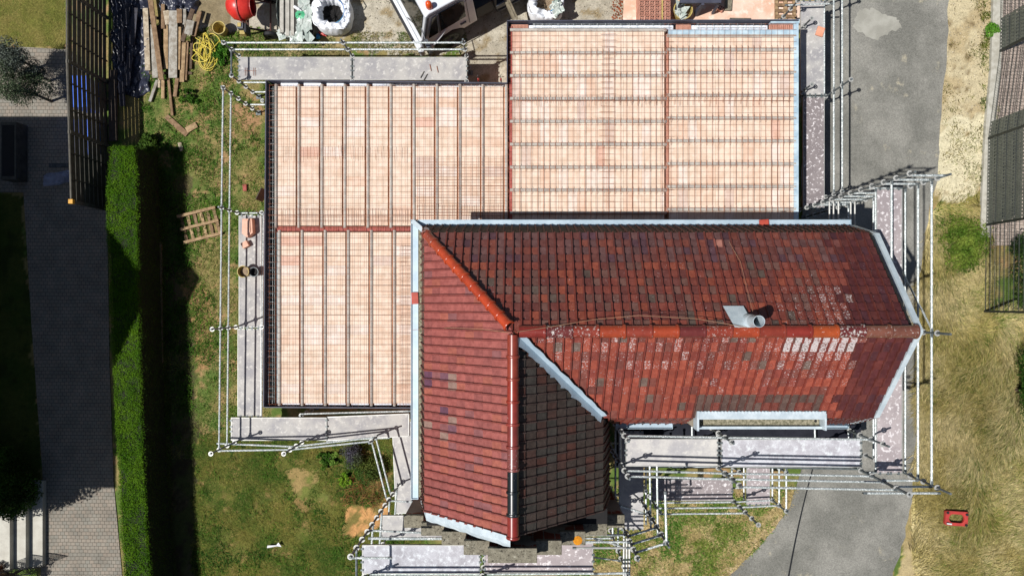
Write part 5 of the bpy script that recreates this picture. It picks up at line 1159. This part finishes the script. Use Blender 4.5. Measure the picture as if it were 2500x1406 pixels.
# corrugated scraps under the fence shadow
b = MB(); b.col = (*S(70,70,80), 0)
for k, (x0,y0,x1,y1) in enumerate(((312,10,306,60),(330,20,322,110),(300,70,296,150),(318,130,310,210),(296,200,300,260))): b.beam(P(x0,y0,.2), P(x1,y1,.18), .16, .02)
tag(b.build('scrap_boards', M['wood']), 'dark scrap boards lying on the black sheet in the striped shade', 'scrap boards')
# ------------------------------------------------------------------ yellow hose
b = MB(); pts = []; c0 = (505, 128)
for k in range(230):
    t_ = k/230*2*PI*9; rx_ = 15+10*math.sin(t_*.37)+9*math.sin(t_*1.31); ry_ = 30+16*math.sin(t_*.29+1)+12*math.cos(t_*1.17)
    p = P(c0[0]+rx_*math.cos(t_+.4*math.sin(t_*.2))+6*math.sin(t_*.13), c0[1]+ry_*math.sin(t_)+8*math.sin(t_*.17), .03); pts.append(Vector((p.x, p.y, .03+.05*abs(math.sin(t_*.53))+.0004*k)))
pts += [P(540,95,.03), P(544,120,.02), P(538,150,.02)]
pts = [P(446,98,.02), P(444,118,.03), P(455,130,.03), P(470,132,.03), P(472,110,.03), P(462,92,.04), P(480,92,.04)]+pts
def smooth(ps):
    o = []
    for i in range(len(ps)-1): o += [ps[i]*.75+ps[i+1]*.25, ps[i]*.25+ps[i+1]*.75]
    return o
b.path(smooth(pts), .0115, 5); tag(b.build('hose', M['rope'], smooth=True), 'tangled yellow hose heaped on the grass right of the timber pile', 'hose')

# ------------------------------------------------------------------ pallets
def pallet(name, label, px, py, z, rz, L=1.1, Wd=1.0, ns=6, m=('tan','pale'), group=None, flip=False, nb=3):
    c0 = P(px, py, z+.1); t = thing(name, label, 'pallet', (c0.x, c0.y, z), group, rz=R(rz)); t['_off'] = [0.,0.,0.]
    for k in range(nb):
        y = -Wd/2+.05+k*(Wd-.1)/(nb-1); b = MB(); b.col = (*rc(WC['tan'], .08), 0); b.box(-L/2, L/2, y-.04, y+.04, .02 if not flip else .03, .10); b.build('bearer', M['wood'], t, world=False)
    for k in range(ns):
        x = -L/2+.08+k*(L-.16)/(ns-1); b = MB(); b.col = (*rc(WC[random.choice(m)], .08), 0)
        z0, z1 = (.103, .123) if not flip else (.0, .02); b.box(x-.045, x+.045, -Wd/2, Wd/2, z0, z1); b.build('slat', M['wood'], t, world=False, bevel=.003)
    return t
pallet('pallet', 'broken weathered pallet lying upside down on the grass left of the scaffold', 486, 549, .012, 14, 1.15, .88, 6, ('brown','tan'), flip=True)
pallet('pallet', 'reddish dusty pallet in the corner of the pad beside the scaffold deck', 1918, 20, .03, 90, 1.0, .62, 6, ('brown','brown'))
# ------------------------------------------------------------------ wrapped pallet
wp = thing('wrapped_pallet', 'stack of grey boards on a pallet wrapped in torn cloudy plastic beside the cement mixer', 'wrapped pallet', tuple(P(716, 46, .3)*1.0), None)
wp['_off'] = [float(v) for v in wp.location]; wp.location.z = 0; wp['_off'] = [wp.location.x, wp.location.y, 0.]
b = MB(); a = P(686, 84, .5); c_ = P(752, -40, .5); b.box(a.x, c_.x, a.y, c_.y, .02, .44); b.build('load', mat('load_dark', S(90,90,84), S(60,60,56), 6, .8), wp)
for k, xx in enumerate((683, 697, 709.5, 727)):
    b = MB(); x = P(xx, 0, .5).x; wd_ = (.10, .10, .09, .125)[k]; b.box(x-.01, x+wd_, P(0, 87-8*(k == 0), .5).y, P(0,-40,.5).y, .45, .475); b.build('top_board', mat('grey_board', S(196,192,182), S(172,168,158), 4, .8), wp)
def cloth(name, ctr, rx_, ry_, z0, z1, m, parent, seed, amp=.07, n=60, mrows=16, topin=.0, squ=3.):
    b = MB(); vs = []
    for j in range(mrows+1):
        t = j/mrows
        for i in range(n):
            a = 2*PI*i/n; cs, sn = math.cos(a), math.sin(a); k = (abs(cs)**squ+abs(sn)**squ)**(-1/squ)
            ns_ = (fbm(np.array([cs*2+t]), np.array([sn*2+t*1.7]), 2.2, seed)[0]-.5)*2*amp
            k2 = 1+ns_*1.4-topin*t*t; vs.append((ctr[0]+cs*k*rx_*k2, ctr[1]+sn*k*ry_*k2, z0+(z1-z0)*t+ns_*.6*t))
    b.add(vs, [(j*n+i, j*n+(i+1)%n, (j+1)*n+(i+1)%n, (j+1)*n+i) for j in range(mrows) for i in range(n)])
    return b.build(name, m, parent, smooth=True)
cc_ = P(717, 30, .3); cloth('plastic_wrap', (cc_.x, cc_.y), .46, .80, .02, .48, M['clear'], wp, 4, .10, topin=.12)
b = MB()
for k in range(60):
    x = random.uniform(728, 757); y = random.uniform(-10, 96); p = P(x, y, .5); s_ = random.uniform(.06, .14); a = random.random()*6.3
    b.add([(p.x+math.cos(a+q)*s_*random.uniform(.4,1.2), p.y+math.sin(a+q)*s_*1.4, .47+random.uniform(0,.07)) for q in (0, 1.4, 2.8, 4.4)], [(0,1,2,3)])
for k in range(40):
    x = random.uniform(680, 752); y = 88+random.uniform(-4, 12)-abs(x-716)*.25; p = P(x, y, .45); s_ = random.uniform(.05, .12); a = random.random()*6.3
    b.add([(p.x+math.cos(a+q)*s_*random.uniform(.4,1.2), p.y+math.sin(a+q)*s_, .40+random.uniform(0,.08)) for q in (0, 1.4, 2.8, 4.4)], [(0,1,2,3)])
b.build('plastic_flap', M['clear'], wp)
b = MB(); p = P(733, 38, .5)
for k in range(9): a = k*.7; b.add([(p.x+math.cos(a)*.02, p.y+math.sin(a)*.02, .56), (p.x+math.cos(a)*.14, p.y+math.sin(a)*.16, .50), (p.x+math.cos(a+.8)*.15, p.y+math.sin(a+.8)*.15, .53)], [(0,1,2)])
tag(b.build('plastic_bag', M['green']), 'crumpled green plastic bag lying on the wrapped pallet', 'bag')

# ------------------------------------------------------------------ bulk bags
def bulkbag(label, px, py, r, h, seed, inner='dark', loc_z=0, slump=.12):
    c0 = P(px, py, h*.6); t = thing('bulk_bag', label, 'bulk bag', (c0.x, c0.y, 0), 'white woven bulk bags')
    n = 72; rows = []
    prof = [(.92,0,0),(1.03,h*.25,.03),(1.05,h*.5,.05),(1.02,h*.8,.06),(1.0,h*.97,.07),(.93,h*1.05,.10),(.82,h*.96,.15),(.74,h*1.04,.17),(.62,h*.98,.19),(.58,h*.80,.12),(.56,h*.5,.03),(.55,h*.36,.0),(.01,h*.32,.0)]
    b = MB(); vs = []
    for j, (k, z, am) in enumerate(prof):
        for i in range(n):
            a = 2*PI*i/n; cs, sn = math.cos(a), math.sin(a); q = (abs(cs)**2.6+abs(sn)**2.6)**(-1/2.6)
            fq = 1.6 if j < 5 else 3.1; ns_ = (fbm(np.array([cs*fq+j*.35]), np.array([sn*fq+z*.5]), 1.9, seed, 5)[0]-.5)*2
            vs.append((c0.x+cs*q*r*(k+ns_*am*2), c0.y+sn*q*r*(k+ns_*am*2), max(0.0, z*(1+ns_*.35*(j > 3))-slump*cs*(j > 3)*.6)))
    m_i = [0]*len(prof)
    for j in range(len(prof)-1):
        b.add([], []) 
    base = len(b.v); b.v += vs
    for j in range(len(prof)-1):
        for i in range(n):
            b.f.append((j*n+i, j*n+(i+1)%n, (j+1)*n+(i+1)%n, (j+1)*n+i)); b.m.append(0 if j < 10 else 1); b.c.append((1,1,1,0))
    b.build('sack', [M['bagw'], M[inner]], t, smooth=True)
    b = MB()
    for k in range(4):
        a = k*PI/2+.6; cs, sn = math.cos(a), math.sin(a); p0 = Vector((c0.x+cs*r*.98, c0.y+sn*r*.98, h*.9)); s2 = Vector((-sn, cs, 0))
        b.path([p0-s2*.14, p0-s2*.08+Vector((cs*.06, sn*.06, .10)), p0+Vector((cs*.10, sn*.10, .03)), p0+s2*.1+Vector((cs*.08, sn*.08, .08)), p0+s2*.16], .016, 5)
    b.build('lifting_strap', M['bagw'], t, smooth=True)
    b = MB(); ring = []
    for i in range(26): a = R(-70)+i/25*R(150); ring.append((c0.x+math.cos(a)*r*.72, c0.y+math.sin(a)*r*.72, h*1.03))
    b.path(ring, .012, 4); b.build('blue_edging', M['bluep'], t)
    # scribbled print as small raised marks
    b = MB()
    for k in range(16):
        a = R(-75)+k*.075; rr = r*(.93 if k % 2 else .86); x = c0.x+math.cos(a)*rr; y = c0.y+math.sin(a)*rr; d = Vector((-math.sin(a), math.cos(a), 0))
        b.beam(Vector((x, y, h*1.075))-d*.012, Vector((x, y, h*1.075))+d*.014+Vector((random.uniform(-.01,.01), random.uniform(-.02,.02), 0)), .01, .004)
    b.build('print', M['bagp'], t); return t
bulkbag('open white bulk bag with a dark hollow and blue edging right of the wrapped pallet', 814, 36, .52, .62, 21)
bulkbag('white bulk bag with grey plastic lining at the back edge of the block floor', 1332, 10, .50, .75, 33, inner='sand')
b = MB(); p = P(1360, 16, .9)
for k in range(50):
    a = random.random()*6.3; r_ = random.uniform(0, .26); s_ = random.uniform(.05,.12); c0 = (p.x+math.cos(a)*r_*.6, p.y+math.sin(a)*r_); b.add([(c0[0]+math.cos(a+q)*s_, c0[1]+math.sin(a+q*1.2)*s_, .74+random.uniform(0,.14)) for q in (0,1.5,3,4.5)], [(0,1,2,3)])
tag(b.build('bag_lining', M['clear']), 'crumpled grey plastic spilling from the right bulk bag', 'plastic wrap')
# small litter near the bags
for nm, x, y, m, lab, s_ in (('bottle', 788, 84, 'redpl', 'red capped bottle lying by the white bulk bag', .05), ('bottle', 727, 22, 'white', 'white bottle lying across the wrapped pallet boards', .04), ('glove', 776, 90, 'bluep', 'blue work glove dropped under the white bulk bag', .06), ('canister', 757, 76, 'black', 'black canister standing between the wrapped pallet and the bulk bag', .07)):
    zz = .0 if nm != 'bottle' or x > 780 else .476
    p = P(x, y, zz+.05); b = MB()
    if nm == 'glove':
        b.box(p.x-.05, p.x+.05, p.y-.06, p.y+.03, .012, .04)
        for k in range(4): b.tube((p.x-.04+k*.027, p.y+.03, .025), (p.x-.05+k*.032, p.y+.03+(.06,.075,.07,.05)[k], .022), .012, 6)
        b.tube((p.x+.045, p.y-.02, .025), (p.x+.095, p.y+.01, .022), .013, 6)
    elif nm == 'canister': b.lathe([(.001,0),(.085,0),(.09,.02),(.09,.28),(.04,.33),(.03,.36),(.001,.36)], 16, Matrix.Translation((p.x, p.y, .012)))
    else: b.lathe([(.001,-.12),(.04,-.12),(.045,-.10),(.045,.05),(.018,.09),(.018,.13),(.001,.13)], 12, Matrix.Translation((p.x, p.y, zz+.058)) @ Matrix.Rotation(PI/2, 4, 'Y') @ Matrix.Rotation(R(30), 4, 'X'))
    tag(b.build(nm, M[m]), lab, nm)

# ------------------------------------------------------------------ bricks and blocks
pk = thing('brick_pack', 'pack of hollow red bricks stacked on end on the dusty concrete pad', 'brick pack', tuple(P(1600, 28, 0))); 
a = P(1561, 50, .62); c_ = P(1637, 2, .62); nxb, nyb = 6, 4
for j in range(nyb+2):
    for i in range(nxb):
        x0 = a.x+(c_.x-a.x)*i/nxb; x1 = a.x+(c_.x-a.x)*(i+1)/nxb-.006; y0 = a.y+(c_.y-a.y)*j/nyb; y1 = a.y+(c_.y-a.y)*(j+1)/nyb-.006
        b = MB(); b.col = (*rc((1,1,1), .1), 0); b.box(x0, x1, y0, y1, .02, .58, mi=0); b.box(x0+.008, x1-.008, y0+.008, y1-.008, .58, .585, mi=1)
        for k in range(2): yy = y0+(y1-y0)*k; b.box(x0, x1, yy-.007+(.014 if k == 0 else 0), yy+(.014 if k == 0 else 0), .58, .62, mi=0)
        for k in range(2): xx = x0+(x1-x0)*k; b.box(xx-(.014 if k else 0), xx+(.014 if not k else 0), y0+.007, y1-.007, .58, .619, mi=0)
        cx_, cy_ = (x0+x1)/2, (y0+y1)/2
        for q in range(3): an = q*PI/3+.3; b.beam((cx_-math.cos(an)*(x1-x0)*.45, cy_-math.sin(an)*(y1-y0)*.42, .60), (cx_+math.cos(an)*(x1-x0)*.45, cy_+math.sin(an)*(y1-y0)*.42, .60), .010, .034)
        b.build('hollow_brick', [M['hollow'], M['dark']], pk)
b = MB(); x = P(1617,0,.63).x; b.box(x-.02, x+.02, a.y, a.y+1.0, .622, .626); b.build('strap', M['tan'], pk)
def blk(name, lab, px, py, z, L, Wd, H, rz, m, col=(1,1,1,0), cat='brick', group=None, holes=False):
    p = P(px, py, z+H); b = MB(); b.col = col; b.box(-L/2, L/2, -Wd/2, Wd/2, 0, H, mi=0)
    if holes:
        for i in range(4):
            for j in range(2): xx = -L/2+(i+.5)*L/4; yy = -Wd/2+(j+.5)*Wd/2; b.box(xx-L*.08, xx+L*.08, yy-Wd*.15, yy+Wd*.15, H-.01, H+.0015, mi=1)
    o = b.build(name, [M[m], M['dark']], world=False, bevel=.006); o.location = (p.x, p.y, z); o.rotation_euler = (0,0,R(rz)); return tag(o, lab, cat, group)
blk('hollow_brick', 'single hollow brick lying askew in the middle of the dusty pad', 1758, 19, .02, .24, .14, .12, -30, 'hollow', holes=True)
blk('clay_block', 'clean orange clay block on the deck between the floor and the road', 2003, 77, 1.506, .2, .25, .05, -18, 'clay', S(240,170,140), 'block')
b = MB(); p = [P(590,534,1.75), P(614,533,1.75), P(616,568,1.75), P(602,580,1.75), P(589,570,1.75)]
b.prism([(q.x, q.y) for q in p][::-1], 1.506, 1.72); c0 = sum(p, Vector())/5
b.prism([(c0.x+(q.x-c0.x)*.62, c0.y+(q.y-c0.y)*.8) for q in p][::-1], 1.721, 1.74); b.c = [S(236,190,168) for _ in b.f]
tag(b.build('clay_block', M['clay'], bevel=.008), 'large pale clay block standing at the top of the left scaffold deck', 'block')
blk('clay_block', 'small broken clay block below the large one on the left scaffold deck', 597, 597, 1.506, .18, .16, .14, 28, 'clay', S(236,190,168), 'block')
blk('red_brick', 'single red brick in the grass between the scaffold rails', 597, 458, .005, .11, .2, .06, 4, 'brick')
blk('timber_block', 'grey timber offcut at the top of the dusty pad', 1779, 8, .02, .20, .42, .08, -3, 'oldconc', cat='timber')
blk('timber_block', 'thin brown lath at the back edge of the concrete pad', 1808, 47, .02, .62, .06, .05, -1, 'fencer', cat='timber')
b = MB(); a = P(1662, 6, .9); c_ = P(1762, -60, .9); b.box(a.x, c_.x, a.y, c_.y, .75, .85, mi=0); b.box(a.x+.6, a.x+.68, a.y-.06, a.y+.1, .0, .84, mi=0); b.box(a.x, a.x+.06, a.y, a.y+.06, 0, .8, mi=0); b.box(c_.x-.06, c_.x, a.y, a.y+.06, 0, .8, mi=0)
tag(b.build('work_table', M['form']), 'dark work table at the top edge of the photo on the dusty pad', 'table')
for k, (x, y) in enumerate(((1050,166),(1067,170))):
    p = P(x, y, 1.51); b = MB(); b.beam((p.x-.01,p.y+.09,1.515), (p.x+.03,p.y-.09,1.515), .014, .014); tag(b.build('steel_bar', M['rust']), ('left' if k == 0 else 'right')+' one of two short steel bars lying on the second upper deck', 'bar', 'short steel bars')
for k, (x, y) in enumerate(((1031,184),(1039,190))):
    p = P(x, y, 1.51); b = MB(); b.beam((p.x+.05,p.y+.1,1.515), (p.x-.05,p.y-.08,1.53), .018, .014); tag(b.build('timber_peg', M['fencer']), ('upper' if k == 0 else 'lower')+' wooden peg leaning at the inner edge of the second upper deck', 'peg', 'wooden pegs')
p = P(611, 175, 1.51); b = MB()
for dx in (-.14,-.09,.09,.14): b.tube((p.x+dx, p.y-.12, 1.515), (p.x+dx, p.y+.1, 1.515), .005, 4)
b.tube((p.x-.16, p.y+.01, 1.524), (p.x+.16, p.y+.01, 1.524), .005, 4); tag(b.build('wire_spacer', M['rust']), 'small welded wire spacer on the first upper deck', 'wire spacer')

# ------------------------------------------------------------------ red plastic frame in the grass
t = thing('plastic_crate', 'red plastic crate lid with a rounded opening and black feet lying in the long grass', 'crate', tuple(P(2341, 1268, .3).xy)+(0,), rz=R(-4)); t['_off'] = [0.,0.,0.]
def rrect(wx, wy, r_, n=6):
    o = []
    for cx_, cy_, a0 in ((wx-r_, wy-r_, 0), (-wx+r_, wy-r_, 90), (-wx+r_, -wy+r_, 180), (wx-r_, -wy+r_, 270)):
        for k in range(n+1): a = R(a0+90*k/n); o.append((cx_+r_*math.cos(a), cy_+r_*math.sin(a)))
    return o
o_ = rrect(.33, .21, .05); i_ = rrect(.225, .125, .12); n = len(o_); b = MB()
b.add([(x, y, .20) for x, y in o_]+[(x, y, .20) for x, y in i_]+[(x, y, .11) for x, y in o_]+[(x, y, .13) for x, y in i_], [(k, (k+1)%n, n+(k+1)%n, n+k) for k in range(n)]+[(2*n+k, 2*n+(k+1)%n, (k+1)%n, k) for k in range(n)]+[(n+k, n+(k+1)%n, 3*n+(k+1)%n, 3*n+k) for k in range(n)])
b.build('rim', M['redpl'], t, world=False)
for x, y in ((-.28,.16),(.28,.14),(-.26,-.15),(.28,-.17)): b = MB(); b.tube((x,y,.0), (x,y,.235), .045, 12, r2=.035); b.build('foot', M['black'], t, world=False)
for y, x0, x1 in ((-.15,-.30,-.16),): b = MB(); b.beam((x0,y,.24),(x1,y-.01,.24),.04,.02); b.build('clip', M['pwhite'], t, world=False)
# ------------------------------------------------------------------ steps and handrail bottom left, planter, drain
t = thing('garden_steps', 'pale concrete steps going up to the left beside the paved drive', 'steps', tuple(P(60, 1330, 0)))
y0, y1 = P(0, 1392, .4).y, P(0, 1180, .4).y; xs = [P(104,0,.17).x, P(63,0,.34).x, P(24,0,.51).x, P(-140,0,.51).x]
for k in range(3): b = MB(); b.box(xs[k+1] if k < 2 else xs[3], xs[k], y0, y1, 0, .17*(k+1)); b.build('step', mat('step_concrete', S(205,202,190), S(188,184,172), 3, .85, fine=.12), t, bevel=.01)
t = thing('handrail', 'thin black metal railing following the pale steps in the bottom left corner', 'railing', tuple(P(60, 1370, 0)))
b = MB(); yr = y0+.10; q = [Vector((xs[0]+.15, yr, .9)), Vector((xs[1], yr, 1.2)), Vector((xs[2]-.3, yr, 1.5))]
b.path(q, .016, 6); b.path([v-Vector((0,0,.55)) for v in q], .012, 6)
for k in range(16): u = k/15; x = xs[0]+.15+(xs[2]-.3-xs[0]-.15)*u; z = .9+.6*u; b.tube((x, yr, z), (x, yr, z-.75), .009, 5)
b.build('balustrade', M['black'], t)
b = MB(); p = P(22, 360, .3); 
for q in ((-.36,.9),(-.36,-.9)): pass
b.box(-15.9+.9, -14.55, P(0,440,.4).y, P(0,300,.4).y, 0, .5, mi=0); b.box(-14.95, -14.60, P(0,432,.4).y, P(0,308,.4).y, .5, .505, mi=1)
tag(b.build('planter', [M['fencew'], M['dark']]), 'low dark timber planter box in the house shadow at the left edge', 'planter')
b = MB(); a = P(120, 410, 0); c_ = P(182, 399, 0); b.box(a.x, c_.x, a.y, c_.y, .012, .018, mi=0)
for k in range(22): x = a.x+(c_.x-a.x)*(k+.5)/22; b.box(x-.008, x+.008, a.y+.01, c_.y-.01, .018, .024, mi=1)
tag(b.build('drain_grate', [M['dark'], M['galvd']]), 'slotted drain grate set in the shaded paving behind the fence', 'drain grate')
# cable over the road, scraps
b = MB(); p0 = P(1990, 1120, .9); p1 = P(1918, 1440, .45); b.path([p0.lerp(p1, k/12)-Vector((0,0,.12*math.sin(PI*k/12))) for k in range(13)]+[p1+Vector((-.6,-2.8,.0))], .012, 5)
tag(b.build('cable', M['black']), 'black cable hanging just above the road in front of the house', 'cable')
b = MB(); p = P(673, 1330, 0); b.add([(p.x-.22,p.y-.05,.10),(p.x-.20,p.y+.03,.12),(p.x+.05,p.y+.03,.09),(p.x+.12,p.y+.12,.12),(p.x+.2,p.y-.02,.09),(p.x+.06,p.y-.0,.11)], [(0,1,2,5),(2,3,4,5)]); b.build
tag(b.build('paper_scrap', M['white']), 'torn white scrap of paper or plastic on the bottom left lawn', 'scrap')
print('objects', len(bpy.data.objects))
